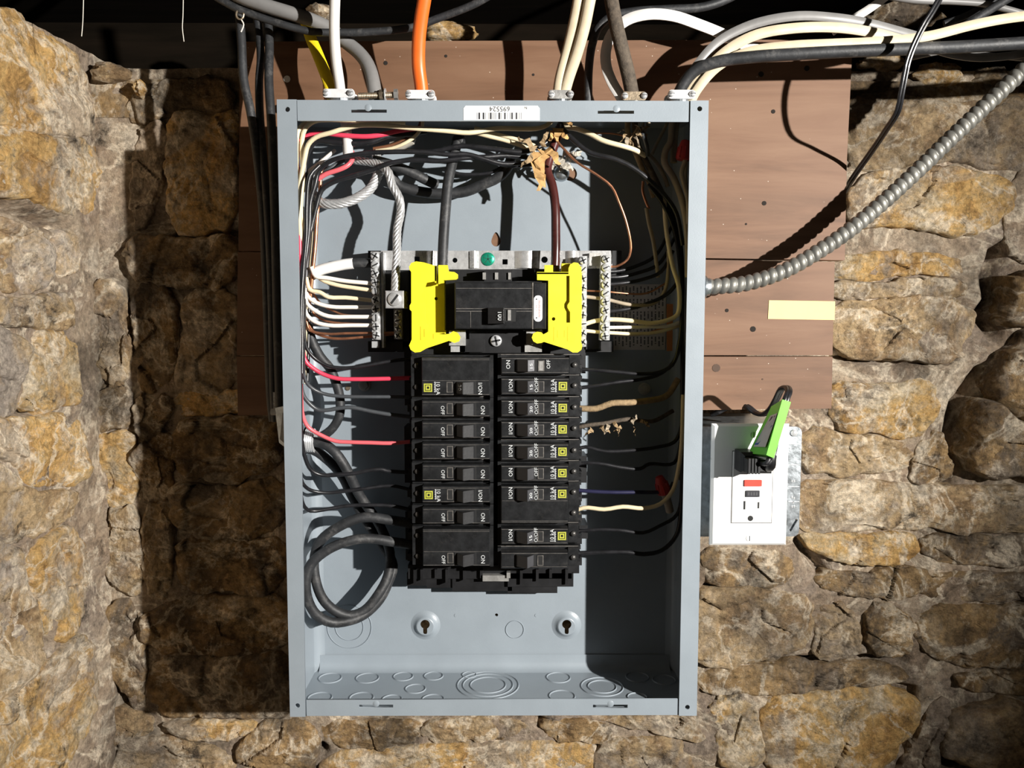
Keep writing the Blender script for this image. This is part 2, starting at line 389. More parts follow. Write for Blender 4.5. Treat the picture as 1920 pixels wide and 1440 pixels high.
def wall_grid(name, o, e1, e2, nrm, u0, u1, w0, w1, step, mat, cracks=()):
    nu = int((u1-u0)/step)+1; nw = int((w1-w0)/step)+1
    V = []
    UU, WW = np.meshgrid(np.linspace(u0, u1, nu), np.linspace(w0, w1, nw)); CR = np.zeros_like(UU)
    for pts, wd, dp in cracks:           # open joints between the stones
        q2 = [((p-o).dot(e1), (p-o).dot(e2)) for p in pts]; D = np.full_like(UU, 9.0)
        for (a0, a1), (b0, b1) in zip(q2[:-1], q2[1:]):
            L2 = (b0-a0)**2+(b1-a1)**2; t = np.clip(((UU-a0)*(b0-a0)+(WW-a1)*(b1-a1))/L2, 0, 1)
            D = np.minimum(D, np.hypot(UU-a0-t*(b0-a0), WW-a1-t*(b1-a1)))
        CR = np.maximum(CR, dp*MM*np.exp(-(D/(wd*MM))**2))
    for j in range(nw):
        w = w0+(w1-w0)*j/(nw-1)
        for i in range(nu):
            u = u0+(u1-u0)*i/(nu-1); q = o+e1*u+e2*w
            h = noise.fractal(q*9, 0.9, 2.0, 4)*0.006 + noise.fractal(q*52, 0.7, 2.1, 3)*0.0022
            V.append(tuple(q+nrm*(h-CR[j, i])))
    F = [(j*nu+i, j*nu+i+1, (j+1)*nu+i+1, (j+1)*nu+i) for j in range(nw-1) for i in range(nu-1)]
    o_ = len(V)                          # thickness: closed to a slab behind
    for u, w in ((u0,w0),(u1,w0),(u1,w1),(u0,w1)): V.append(tuple(o+e1*u+e2*w-nrm*0.16))
    F.append((o_+3,o_+2,o_+1,o_))
    F.append(tuple([o_, o_+1]+[i for i in range(nu-1,-1,-1)]))
    F.append(tuple([o_+2, o_+3]+[(nw-1)*nu+i for i in range(nu)]))
    F.append(tuple([o_+1, o_+2]+[j*nu+nu-1 for j in range(nw-1,-1,-1)]))
    F.append(tuple([o_+3, o_]+[j*nu for j in range(nw)]))
    me = bpy.data.meshes.new(name); me.from_pydata(V, [], F); shade(me, 60)
    ob = obj(name, me, mat); ob['kind'] = 'structure'; return ob

WD = 200.0
BO = Vector((0, WD*MM, 0)); X = Vector((1,0,0)); Z = Vector((0,0,1)); NY = Vector((0,-1,0))
wall_back = wall_grid('wall_back', BO+Vector((0,0.0025,0)), X, Z, NY, -0.48, 1.0, -0.75, 0.352, 0.0036, M_MORTAR, [
    ([P(x, y, WD) for x, y in pl_], wd, dp) for pl_, wd, dp in (
    ([(500,1352),(560,1386),(604,1404)], 5, 22), ([(1012,1352),(1060,1384),(1130,1392),(1175,1430)], 4, 20), ([(1365,1290),(1372,1330),(1400,1380)], 6, 24),
    ([(1560,668),(1650,678),(1790,684)], 3.5, 16), ([(1880,470),(1862,520),(1866,565),(1845,592),(1870,622)], 8, 26), ([(1845,700),(1800,760),(1782,830),(1776,905)], 8, 28),
    ([(1500,1018),(1530,1055),(1545,1075)], 6, 22), ([(1330,1105),(1420,1106)], 6, 20), ([(1420,1250),(1560,1240),(1700,1240)], 5, 20), ([(1430,1302),(1620,1288),(1720,1300),(1700,1400)], 5, 20),
    ([(1765,1330),(1770,1400),(1780,1435),(1920,1445)], 6, 24), ([(1650,1075),(1665,1120)], 5, 20), ([(325,200),(440,208)], 3.5, 18), ([(330,440),(450,436)], 3.5, 16),
    ([(183,950),(184,1060),(178,1110),(190,1170),(210,1260),(235,1340)], 4, 24))])
wall_left = wall_grid('wall_left', LW_O-LW_N*0.001, LW_E, Z, LW_N, -0.03, 0.70, -0.75, 0.366, 0.0040, M_MORTAR, [
    ([PL(x, y) for x, y in pl_], wd, dp) for pl_, wd, dp in (([(-60,372),(20,382),(70,405),(130,428)], 6, 30), ([(40,250),(110,256)], 3, 14), ([(20,772),(120,768)], 3.5, 16), ([(30,1010),(60,1120),(90,1212),(30,1300)], 4, 18))])

BACK = [ # outline in photograph pixels, bulge mm, material
 ([(1600,185),(1690,172),(1790,200),(1870,185),(1985,200),(1980,300),(1880,318),(1760,300),(1660,322),(1595,300)], 12, M_TAN),
 ([(1600,330),(1700,318),(1800,318),(1885,335),(1880,410),(1800,440),(1700,418),(1600,428)], 15, M_OCHRE),
 ([(1895,330),(1990,310),(1990,480),(1900,495),(1885,420)], 9, M_MORTAR),
 ([(1560,487),(1660,470),(1790,478),(1800,520),(1700,512),(1630,528),(1560,520)], 11, M_OCHRE),
 ([(1562,524),(1640,532),(1720,516),(1805,524),(1808,560),(1690,556),(1560,566)], 13, M_TAN),
 ([(1562,570),(1690,560),(1808,564),(1816,630),(1790,676),(1680,674),(1562,662)], 15, M_TAN),
 ([(1880,512),(1990,500),(1990,605),(1900,615),(1868,590),(1885,555)], 62, M_BROWN),
 ([(1560,715),(1650,722),(1750,712),(1752,770),(1712,830),(1640,812),(1560,800)], 12, M_OCHRE),
 ([(1500,800),(1640,818),(1705,838),(1690,880),(1590,892),(1500,880)], 13, M_TAN),
 ([(1325,768),(1420,775),(1500,790),(1495,900),(1325,900)], 8, M_TAN),
 ([(1885,635),(1990,620),(1990,770),(1905,792),(1842,738)], 60, M_BROWN),
 ([(1812,775),(1842,748),(1900,800),(1990,790),(1990,890),(1870,892),(1800,872)], 66, M_BROWN),
 ([(1715,850),(1760,800),(1795,860),(1780,905),(1710,905)], 7, M_BROWN),
 ([(1505,905),(1620,900),(1740,915),(1880,912),(1990,915),(1990,985),(1850,1000),(1700,985),(1560,1000),(1505,985)], 15, M_TAN),
 ([(1505,995),(1580,1005),(1700,992),(1720,1045),(1640,1062),(1560,1050),(1510,1025)], 12, M_OCHRE),
 ([(1730,1000),(1880,1005),(1990,992),(1990,1055),(1850,1062),(1740,1050)], 11, M_BROWN),
 ([(1320,1030),(1400,1032),(1475,1030),(1500,1062),(1470,1098),(1380,1102),(1320,1090)], 10, M_BROWN),
 ([(1520,1075),(1640,1070),(1720,1060),(1740,1100),(1690,1128),(1560,1110)], 9, M_BROWN),
 ([(1300,1112),(1380,1108),(1490,1110),(1522,1150),(1515,1205),(1470,1228),(1400,1238),(1300,1244)], 17, M_TAN),
 ([(1530,1130),(1590,1140),(1615,1190),(1608,1228),(1560,1236),(1526,1220)], 11, M_TAN),
 ([(1625,1130),(1690,1140),(1715,1190),(1690,1230),(1625,1222)], 10, M_BROWN),
 ([(1725,1080),(1850,1072),(1990,1075),(1990,1120),(1850,1130),(1730,1120)], 8, M_BROWN),
 ([(1725,1135),(1850,1138),(1990,1128),(1990,1230),(1880,1245),(1780,1240),(1728,1210)], 13, M_BROWN),
 ([(1320,1255),(1420,1250),(1540,1246),(1660,1246),(1690,1272),(1600,1290),(1450,1300),(1320,1300)], 8, M_BROWN),
 ([(1450,1310),(1560,1302),(1640,1290),(1715,1312),(1705,1370),(1660,1420),(1600,1478),(1470,1490),(1440,1420),(1430,1350)], 17, M_OCHRE),
 ([(1330,1308),(1410,1308),(1425,1370),(1432,1430),(1360,1440),(1340,1380)], 11, M_OCHRE),
 ([(1800,1258),(1990,1252),(1990,1300),(1870,1302),(1805,1290)], 10, M_BROWN),
 ([(1795,1335),(1850,1312),(1990,1310),(1990,1432),(1860,1440),(1775,1420),(1770,1380)], 50, M_TAN),
 ([(1690,1430),(1720,1380),(1755,1320),(1785,1330),(1760,1425),(1740,1490),(1660,1495)], 5, M_MORTAR),
 # below the panel
 ([(300,1352),(420,1350),(470,1352),(468,1372),(420,1392),(340,1378)], 12, M_OCHRE),
 ([(480,1358),(580,1352),(600,1400),(560,1460),(480,1450),(445,1410)], 12, M_BROWN),
 ([(610,1348),(700,1345),(790,1352),(780,1392),(700,1406),(620,1400)], 10, M_BROWN),
 ([(795,1350),(900,1346),(1000,1350),(1005,1378),(900,1388),(800,1392)], 8, M_TAN),
 ([(620,1412),(760,1402),(900,1396),(1020,1392),(1110,1398),(1110,1500),(620,1500)], 13, M_OCHRE),
 ([(1012,1350),(1090,1346),(1150,1362),(1130,1390),(1030,1388)], 9, M_BROWN),
 ([(1120,1400),(1170,1385),(1230,1380),(1290,1400),(1300,1500),(1120,1500)], 13, M_TAN),
 ([(1105,1346),(1200,1340),(1300,1345),(1318,1390),(1240,1376),(1160,1358)], 9, M_TAN),
 ([(200,1395),(300,1382),(400,1396),(440,1430),(400,1500),(200,1500)], 10, M_TAN),
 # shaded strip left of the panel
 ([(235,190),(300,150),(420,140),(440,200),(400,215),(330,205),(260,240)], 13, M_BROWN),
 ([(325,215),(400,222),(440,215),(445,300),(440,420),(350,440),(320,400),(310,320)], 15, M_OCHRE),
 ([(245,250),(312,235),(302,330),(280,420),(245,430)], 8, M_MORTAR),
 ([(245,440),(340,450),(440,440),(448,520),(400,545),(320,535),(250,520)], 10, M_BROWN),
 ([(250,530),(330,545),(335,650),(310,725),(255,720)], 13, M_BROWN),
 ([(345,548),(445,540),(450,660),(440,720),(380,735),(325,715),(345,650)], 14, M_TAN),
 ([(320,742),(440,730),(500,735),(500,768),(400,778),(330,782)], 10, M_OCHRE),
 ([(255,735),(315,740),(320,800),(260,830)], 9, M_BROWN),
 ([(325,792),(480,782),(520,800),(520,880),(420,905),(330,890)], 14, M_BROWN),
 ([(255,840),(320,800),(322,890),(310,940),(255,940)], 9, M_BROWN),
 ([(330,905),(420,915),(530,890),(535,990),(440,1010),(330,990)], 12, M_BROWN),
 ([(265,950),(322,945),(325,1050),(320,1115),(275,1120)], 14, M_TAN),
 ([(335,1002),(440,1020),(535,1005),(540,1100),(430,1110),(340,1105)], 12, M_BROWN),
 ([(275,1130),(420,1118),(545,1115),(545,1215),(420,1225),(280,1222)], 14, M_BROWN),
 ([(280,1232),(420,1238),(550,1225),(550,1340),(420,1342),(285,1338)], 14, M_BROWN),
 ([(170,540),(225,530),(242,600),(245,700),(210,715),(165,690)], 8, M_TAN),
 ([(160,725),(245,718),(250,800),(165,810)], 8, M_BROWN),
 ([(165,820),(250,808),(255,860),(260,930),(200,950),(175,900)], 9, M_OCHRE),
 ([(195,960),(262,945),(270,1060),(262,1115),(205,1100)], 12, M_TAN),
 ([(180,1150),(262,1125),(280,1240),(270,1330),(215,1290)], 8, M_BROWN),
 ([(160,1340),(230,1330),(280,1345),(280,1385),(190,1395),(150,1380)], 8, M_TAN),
]
for k, (o_, h, mt) in enumerate(BACK):
    stone([P(x, y, WD) for x, y in o_], BO, X, Z, NY, h*MM, mt, wall_back, k+1)
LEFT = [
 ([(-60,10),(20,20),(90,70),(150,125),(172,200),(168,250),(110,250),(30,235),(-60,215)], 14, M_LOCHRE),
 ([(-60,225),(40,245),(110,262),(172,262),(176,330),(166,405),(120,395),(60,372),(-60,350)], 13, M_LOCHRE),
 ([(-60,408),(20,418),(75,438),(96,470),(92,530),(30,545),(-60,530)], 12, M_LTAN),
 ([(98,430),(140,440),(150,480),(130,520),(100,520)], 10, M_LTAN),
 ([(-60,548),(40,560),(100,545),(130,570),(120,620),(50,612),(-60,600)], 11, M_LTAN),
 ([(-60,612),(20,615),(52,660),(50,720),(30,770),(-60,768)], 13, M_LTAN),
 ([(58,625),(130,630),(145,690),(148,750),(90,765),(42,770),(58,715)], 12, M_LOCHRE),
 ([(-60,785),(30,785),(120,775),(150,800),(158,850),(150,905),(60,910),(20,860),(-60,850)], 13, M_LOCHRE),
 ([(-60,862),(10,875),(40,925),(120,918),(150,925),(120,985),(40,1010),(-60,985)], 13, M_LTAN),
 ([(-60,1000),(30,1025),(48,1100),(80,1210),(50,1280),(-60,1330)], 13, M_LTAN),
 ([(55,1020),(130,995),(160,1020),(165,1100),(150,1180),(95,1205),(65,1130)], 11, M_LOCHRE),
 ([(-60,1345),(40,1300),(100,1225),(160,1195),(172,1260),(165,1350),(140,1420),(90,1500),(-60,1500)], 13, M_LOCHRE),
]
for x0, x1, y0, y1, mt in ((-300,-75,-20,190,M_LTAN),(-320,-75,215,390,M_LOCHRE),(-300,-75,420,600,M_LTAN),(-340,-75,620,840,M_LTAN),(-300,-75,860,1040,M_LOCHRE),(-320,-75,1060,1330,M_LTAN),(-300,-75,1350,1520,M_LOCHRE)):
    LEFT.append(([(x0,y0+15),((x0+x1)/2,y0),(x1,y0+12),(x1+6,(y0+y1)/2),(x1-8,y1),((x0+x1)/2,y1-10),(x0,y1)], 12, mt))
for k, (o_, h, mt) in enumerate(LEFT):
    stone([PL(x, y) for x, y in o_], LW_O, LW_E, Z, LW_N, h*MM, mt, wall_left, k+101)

# timbers and floorboards overhead, their colour blackened for the shade up there
mb = MB().box(-1.3, 1.7, 0.55, 0.65, 0.330, 0.52)
sill = obj('trim_1', mb, M_TIMBER, kind='structure')
mb = MB().box(-0.95, -0.80, -0.62, 0.54, 0.340, 0.52)
obj('trim_2', mb, M_TIMBER, kind='structure')
ceil = obj('ceiling', MB().box(-1.3, 1.7, -0.7, 0.66, 0.534, 0.55), M_TIMBER, kind='structure')
for k in range(11):                      # floorboards seen from below
    y0 = -0.69+k*0.126
    obj('floorboard', MB().box(-1.29, 1.69, y0, y0+0.122, 0.520, 0.534), M_TIMBER, ceil)
# flat tops of the two walls, running back to the timbers
tp1 = MB().box(-0.95, 1.7, 0.20, 0.60, 0.300, 0.340); obj('wall_top', tp1, M_BROWN, wall_back)
tp2 = MB().box(-0.95, -0.452, -0.45, 0.22, 0.310, 0.352); obj('wall_top', tp2, M_BROWN, wall_left)

# loose stones on the ledge under the timbers
def ledge_stone(px, py, d, rx, rz, mat, label, seed):
    c = P(px, py, d); mb = MB(); n, m = 22, 14; V = []
    for j in range(m+1):
        th = math.pi*j/m
        for i in range(n):
            ph = 2*math.pi*i/n; q = Vector((math.sin(th)*math.cos(ph), math.sin(th)*math.sin(ph), math.cos(th)))
            k = 1+noise.fractal(q*1.6+Vector((seed,0,0)), 0.9, 2, 4)*0.35
            V.append((c.x+q.x*rx*k*MM, c.y+q.y*18*MM*k, c.z+q.z*rz*k*MM))
    mb.add(V, [(j*n+i, j*n+(i+1)%n, (j+1)*n+(i+1)%n, (j+1)*n+i) for j in range(m) for i in range(n)])
    return tag(obj('ledge_stone', mb, mat, smooth=True), label, 'stone', 'loose stones on the wall ledge')
ledge_stone(208, 138, 196, 20, 10, M_TAN, 'flat pale stone wedged in the top corner between the two walls', 1)
ledge_stone(268, 170, 194, 6, 9, M_OCHRE, 'small round pebble glowing beside the corner shadow', 2)
ledge_stone(838, 62, 222, 34, 10, M_OCHRE, 'yellow stone behind the orange cable above the boards', 3)
ledge_stone(1650, 120, 210, 24, 9, M_OCHRE, 'yellow rubble stone under the black cable right of the boards', 4)
ledge_stone(1758, 142, 206, 26, 13, M_OCHRE, 'rounded ochre stone under the wall top, behind the thin black cord', 5)
ledge_stone(1850, 150, 212, 22, 12, M_BROWN, 'dark brown stone beside the far end of the flexible conduit', 6)
ledge_stone(1690, 30, 245, 40, 12, M_BROWN, 'dark brown stone above the cables beside the hanging black cord', 7)
ledge_stone(600, 26, 228, 16, 9, M_BROWN, 'dark stone chip behind the white cable above the boards', 8)

# ------------------------------------------------------------------ mounting boards
def board(name, pts, d0, d1, label):
    ol = pxpoly(pts, d0)
    me = plate(ol, [], d0*MM, d1*MM, name)
    return tag(obj(name, me, M_BOARD), label, 'board', 'brown boards behind the panel')
b1 = board('mounting_board', [(450,78),(1599,74),(1588,300),(1584,488),(447,470)], 97, 115, 'widest brown stained board, behind the top half of the grey panel')
b2 = board('mounting_board', [(446,473),(1565,491),(1561,666),(444,666)], 97, 115, 'brown board below the widest one, with masking tape at its right end')
b3 = board('mounting_board', [(444,669),(1561,669),(1559,766),(446,779)], 97, 115, 'lowest and narrowest brown board, just above the white outlet')
def nailhole(px, py, r, parent, mat=M_HOLE):
    c = P(px, py, 96.6); obj('nail_hole', MB().cyl(c, c+Vector((0,0.0006,0)), r*MM, n=10), mat, parent)
for x, y, r in ((1450,209,2.0),(1433,381,2.2),(1513,128,2.6),(1427,139,2.6),(723,118,2.0),(1000,140,1.2),(836,105,1.4)): nailhole(x, y, r, b1)
for x, y, r in ((1412,617,2.8),(1363,582,1.8),(1399,420,1.0)): nailhole(x, y, r, b2)
for x, y, r in ((1343,690,4.0),(1430,711,0.8)): nailhole(x, y, r, b3, M_KNOT)
c = P(538,148,96.4); obj('paint_spot', MB().cyl(c, c+Vector((0,0.0007,0)), 3.2*MM, n=14), M_WTAPE, b1)
ol = pxpoly([(1442,563),(1566,565),(1565,600),(1440,598)], 96.3)
tp = plate(ol, [], 96.4*MM, 96.9*MM, 'tape'); tag(obj('masking_tape', tp, M_TAPE), 'strip of pale yellow masking tape stuck on the brown board', 'tape')

# ------------------------------------------------------------------ panel enclosure
PW, PT, PB, PD = 0.181, 0.2675, -0.2680, 0.095
panel = thing('breaker_panel_enclosure', 'grey painted steel breaker panel box, open, mounted on the brown boards', 'electrical panel', (0, 0.05, PB))
def ppart(name, me, mat=None, smooth=False, angle=40, **kw):
    o = obj(name, me, mat or M_GREY, None, smooth, angle, **kw); return local(o, panel)
def keyhole(px, py):
    c = P(px, py, 95); r = 4.6*MM; w = 2.0*MM; pts = []
    a0 = math.asin(w/r)
    for i in range(25):
        a = -math.pi/2+a0+(2*math.pi-2*a0)*i/24; pts.append((c.x+r*math.cos(a), c.z+2.5*MM+r*math.sin(a)))
    pts += [(c.x-w, c.z-6*MM), (c.x-w*.6, c.z-7.4*MM), (c.x+w*.6, c.z-7.4*MM), (c.x+w, c.z-6*MM)]
    return pts, c
k1, kc1 = keyhole(798, 1172); k2, kc2 = keyhole(1062, 1172)
tc_ = P(930, 452, 95)
tear = [(tc_.x+(4.6-1.6*max(0,math.sin(a)))*MM*math.cos(a), tc_.z+(5.2 if math.sin(a)<0 else 8.5)*MM*math.sin(a)) for a in [2*math.pi*i/20 for i in range(20)]]
rh = P(1069, 326, 95)
sm = [P(931, 1153, 95)]
back = plate([(-PW,PB),(PW,PB),(PW,PT),(-PW,PT)], [circ(kc1.x,kc1.z,11*MM), circ(kc2.x,kc2.z,11*MM), tear, circ(rh.x,rh.z,6.6*MM)]+[circ(q.x,q.z,1.6*MM,10) for q in sm], PD, PD+0.0015, 'back_plate')
ppart('back_plate', back)
s_cap = False
for kh, c in ((k1,kc1),(k2,kc2)):
    m1 = MB().lathe((c.x, PD, c.z), (0,-1,0), [(15.5*MM,-0.0002),(13*MM,0.0006),(11*MM,0.0018),(9.4*MM,0.0036),(8.8*MM,0.0044),(8.0*MM,0.0046)], 32)
    ppart('mounting_boss', m1, smooth=True, angle=80)
    top = plate(circ(c.x, c.z, 8.2*MM, 32), [kh], PD-0.0047, PD-0.0040, 'keyhole_plate'); ppart('keyhole_plate', top)
s_cap = True
for x, y in ((855,1154),(1006,1154)):     # dimples
    c = P(x, y, 94.6); ppart('dimple', MB().cyl(c, c+Vector((0,0.0006,0)), 1.8*MM, 1.4*MM, 12))
TH = 0.0015
ppart('side_wall', MB().box(-PW, -PW+TH, 0.0015, PD, PB, PT))
ppart('side_wall', MB().box(PW-TH, PW, 0.0015, PD, PB, PT))
ppart('top_wall', MB().box(-PW+TH, PW-TH, 0.0015, PD, PT-TH, PT))
ppart('bottom_wall', MB().box(-PW+TH, PW-TH, 0.0015, PD, PB, PB+TH))
# folded end flanges lapped on the back plate, with a soft bend
zb = PB+TH; s0 = P(700,1228,94).z
for z_a, z_b, nm in ((zb, s0, 'end_flange'),):
    mbf = MB(); prof = [(PD-0.0012, z_b), (PD-0.0012, z_a+0.008), (PD-0.0025, z_a+0.004), (PD-0.0055, z_a+0.001), (PD-0.009, z_a)]
    xs = (-PW+0.0055, PW-0.006); V = [(x, y, z) for x in xs for y, z in prof]; n = len(prof)
    mbf.add(V, [(i, i+1, n+i+1, n+i) for i in range(n-1)]); ppart(nm, mbf, smooth=True, angle=60)
mbs = MB()
for sgn in (-1, 1):
    x0 = sgn*(PW-TH); mbv = MB()
    V = [(x0, PD-0.008, z) for z in (PB, PT)]+[(x0-sgn*0.0012, PD-0.004, z) for z in (PB, PT)]+[(x0-sgn*0.004, PD-0.0012, z) for z in (PB, PT)]+[(x0-sgn*0.009, PD, z) for z in (PB, PT)]
    mbv.add(V, [(0,1,3,2),(2,3,5,4),(4,5,7,6)]); ppart('corner_bend', mbv, smooth=True, angle=80)
# front lips with slots and screw holes
def slot(px0, px1, py0, py1): 
    a = P(px0, py0, 0); b = P(px1, py1, 0); return [(a.x,a.z),(b.x,a.z),(b.x,b.z),(a.x,b.z)]
def hole(px, py, r=2.1): c = P(px, py, 0); return circ(c.x, c.z, r*MM, 14)
zt_in = P(900,227,0).z; zb_in = P(900,1312,0).z
lx0, lx1 = -PW+0.0165, -PW+0.0138; rx0, rx1 = PW-0.0153, PW-0.0160
ppart('front_lip', plate([(-PW,PB),(lx1,PB),(lx0,PT),(-PW,PT)], [hole(539,205), hole(558,1323)], 0, TH))
ppart('front_lip', plate([(rx1,PB),(PW,PB),(PW,PT),(rx0,PT)], [hole(1312,204), hole(1289,1326)], 0, TH))
ppart('front_lip', plate([(lx0+0.0004,zt_in),(rx0-0.0012,zt_in),(rx0-0.0012,PT-0.0005),(lx0+0.0004,PT-0.0005)], [slot(658,725,205,211), slot(1121,1189,207,213)], 0.0006, 0.0006+TH))
ppart('front_lip', plate([(lx1+0.0008,PB+0.0004),(rx1-0.0012,PB+0.0004),(rx1-0.0012,zb_in),(lx1+0.0008,zb_in)], [slot(673,737,1322,1327), slot(1112,1177,1322,1328)], 0.0006, 0.0006+TH))
for x, y in ((690,207),(1156,209),(705,1325),(1145,1325)):       # pressed tabs behind the slots
    c = P(x, y, 0); ppart('lip_tab', MB().lathe((c.x, 0.0004, c.z+0.0024), (0,-1,0), [(3.0*MM,-0.0002),(1.8*MM,0.0003),(0.6*MM,0.0004)], 14), smooth=True)
    ppart('slot_strap', MB().box(c.x-0.013, c.x+0.013, 0.0035, 0.0046, c.z-0.0060, c.z-0.0020))
# knockouts pressed into the bottom
def ring(c, r, ax='z', w=0.0007):
    mb = MB(); N = 40; V = []
    for i in range(N):
        if i in (9, 10, 29, 30): pass
        a = 2*math.pi*i/N
        for rr, h in ((r-w, 0), (r, 0.0009), (r+w, 0)):
            V.append((c.x+rr*math.cos(a), c.y+rr*math.sin(a), c.z+h) if ax == 'z' else (c.x+rr*math.cos(a), c.y-h, c.z+rr*math.sin(a)))
    mb.add(V, [(i*3+k, ((i+1)%N)*3+k, ((i+1)%N)*3+k+1, i*3+k+1) for i in range(N) for k in range(2)])
    return mb
zf = PB+TH
for x, y, rads in ((619,1272,(11,)),(689,1272,(11,)),(756,1269,(9.5,)),(813,1268,(9.5,)),(779,1292,(9.5,)),(600,1309,(11,)),(678,1309,(11,)),
                   (880,1266,(9,)),(915,1285,(31,24,17)),(1047,1271,(11.5,)),(1054,1306,(12,)),(1129,1288,(20,13.5)),(1195,1308,(9,)),(1195,1270,(11,)),(1245,1275,(11,)),(735,1312,(9,)),(812,1312,(10,))):
    c = PZ(x, y, zf)
    c.y = max(0.012, min(0.083, c.y))
    for r in rads:
        if c.y+r*MM > 0.088: r = (0.088-c.y)/MM
        if c.y-r*MM < 0.0025: r = (c.y-0.0025)/MM
        if r > 3: ppart('knockout', ring(c, r*MM), smooth=True, angle=60)
for x, y, rads in ((655,1175,(22,14)),(965,1180,(9,))):
    c = P(x, y, 95)
    for r in rads: ppart('knockout', ring(c, r*MM, 'y', 0.0004), smooth=True, angle=60)
# hex bolts that hold the interior
for x, y in ((683,722),(1208,729)):
    c = P(x, y, 94); b = MB().cyl((c.x,PD,c.z),(c.x,PD-0.0012,c.z),6.0*MM,n=20); ppart('washer', b, M_STEEL)
    b = MB().cyl((c.x,PD-0.0012,c.z),(c.x,PD-0.0050,c.z),4.6*MM,4.2*MM,n=6); ppart('hex_bolt', b, M_STEEL)
c = P(652,728,94); ppart('small_screw', MB().cyl((c.x,PD,c.z),(c.x,PD-0.001,c.z),2.4*MM,n=12), M_RUST)
# barcode sticker on the top lip (upside down, as the panel is)
st = plate(pxpoly([(873,198),(1008,198),(1012,203),(1012,225),(869,225),(869,203)], 0), [], 0.0003, 0.0007, 'barcode_sticker'); sto = ppart('barcode_sticker', st, M_STICK)
bars = MB()
for x0, x1 in ((894,894.8),(897,900.4),(905,908.3),(910.5,911.2),(915.8,916.6),(918.6,921.8),(923.6,924.4),(926.5,927.2),(929.4,930.2),(934.6,937.8),(939.6,940.4),(945.4,948.2),(951,951.6),(956.3,957),(958.7,961.7),(966.9,969.8),(971.8,972.4),(974.6,975.2),(977,977.7)):
    a = P(x0, 211, 0); b_ = P(x1, 223.5, 0); bars.box(a.x, b_.x, 0.00018, 0.0003, b_.z, a.z)
local(obj('barcode', bars, M_PRINTK), panel)
def stick_text(s, size, px, py, d, parent, mat, rot=0.0):
    o = obj('lettering', text_mesh(s, size), None, None)
    if not o.data.materials: o.data.materials.append(mat)
    o.location = P(px, py, d); o.rotation_euler = (0, rot, 0); return local(o, parent)
stick_text('695524', 0.0058, 937, 203.8, 0.15, panel, M_PRINTK, math.pi)
stick_text('N', 0.0030, 986, 202, 0.15, panel, M_PRINTK, math.pi)
# wiring-diagram label on the back plate, in the shade at the right
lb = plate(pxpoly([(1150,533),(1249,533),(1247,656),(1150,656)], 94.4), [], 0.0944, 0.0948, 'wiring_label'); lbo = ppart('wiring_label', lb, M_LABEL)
rows = MB()
for r in range(14):
    for k in range(5):
        x0 = 1153+r*6.8; y0 = 537+k*23.6; L = 20-((r*7+k*3) % 5)*1.6
        for c_ in range(7):
            if (r*3+k+c_) % 6 == 0: continue
            a = P(x0, y0+c_*L/7, 94); b_ = P(x0+2.6, y0+c_*L/7+L/9, 94); rows.box(a.x, b_.x, 0.0943, 0.0944, b_.z, a.z)
local(obj('small_print', rows, M_PRINTK, kind='stuff'), panel)
lo = plate(pxpoly([(1250,570),(1268,570),(1266,658),(1250,658)], 94.4), [], 0.0944, 0.0948, 'orange_label'); ppart('orange_label', lo, M_LABELO)
# clear plastic bushing and plug beside the round hole

# ------------------------------------------------------------------ interior (bus tray, neutral bars, strap)
inter = thing('panel_interior', 'black plastic bus tray with bright neutral bars bolted inside the grey panel', 'bus tray', (0, 0.093, -0.19))
def ipart(name, me, mat, smooth=False, angle=40, parent=None, **kw):
    o = obj(name, me, mat, None, smooth, angle, **kw); local(o, inter)
    if parent: o.parent = parent; o.matrix_parent_inverse = Matrix.Identity(4)
    return o
def pbox(mb, x0, x1, y0, y1, d0, d1, dp=None):
    a = P(x0, y0, d0 if dp is None else dp); b = P(x1, y1, d0 if dp is None else dp)
    return mb.box(a.x, b.x, d0*MM, d1*MM, b.z, a.z)
tray = MB()
pbox(tray, 768, 1086, 500, 1075, 70, 93)
for x0, x1, y0, y1, d in ((765,1072,1060,1085,66),(763,800,1075,1098,70),(800,850,1075,1102,72),(848,960,1080,1108,70),(952,1075,1075,1100,66),(952,1045,1100,1112,70),(1040,1074,1085,1100,68),
                          (690,775,470,478,74),(690,1165,478,500,82),(690,770,640,660,64),(1085,1150,640,660,70),(1080,1160,472,480,76),(758,775,660,760,64),(758,775,800,905,66),(760,775,960,1050,66),(1085,1098,650,700,66),(1086,1100,855,905,64),(1086,1102,985,1010,64)):
    pbox(tray, x0, x1, y0, y1, d, 93)
ipart('bus_tray', tray, M_BLACKM)
def rib(*a): m_ = MB(); pbox(m_, *a); ipart('tray_rib', m_, M_BLACKM)
for k, x in enumerate((775,788,815,835,868,900,975,1005,1030,1060)): rib(x, x+5, 1068, 1096-(k%3)*6, 62, 72)
for y in range(690, 1060, 40): rib(764, 781, y-12, y+2, 46, 70); rib(1078, 1091, y-6, y+10, 46, 70)
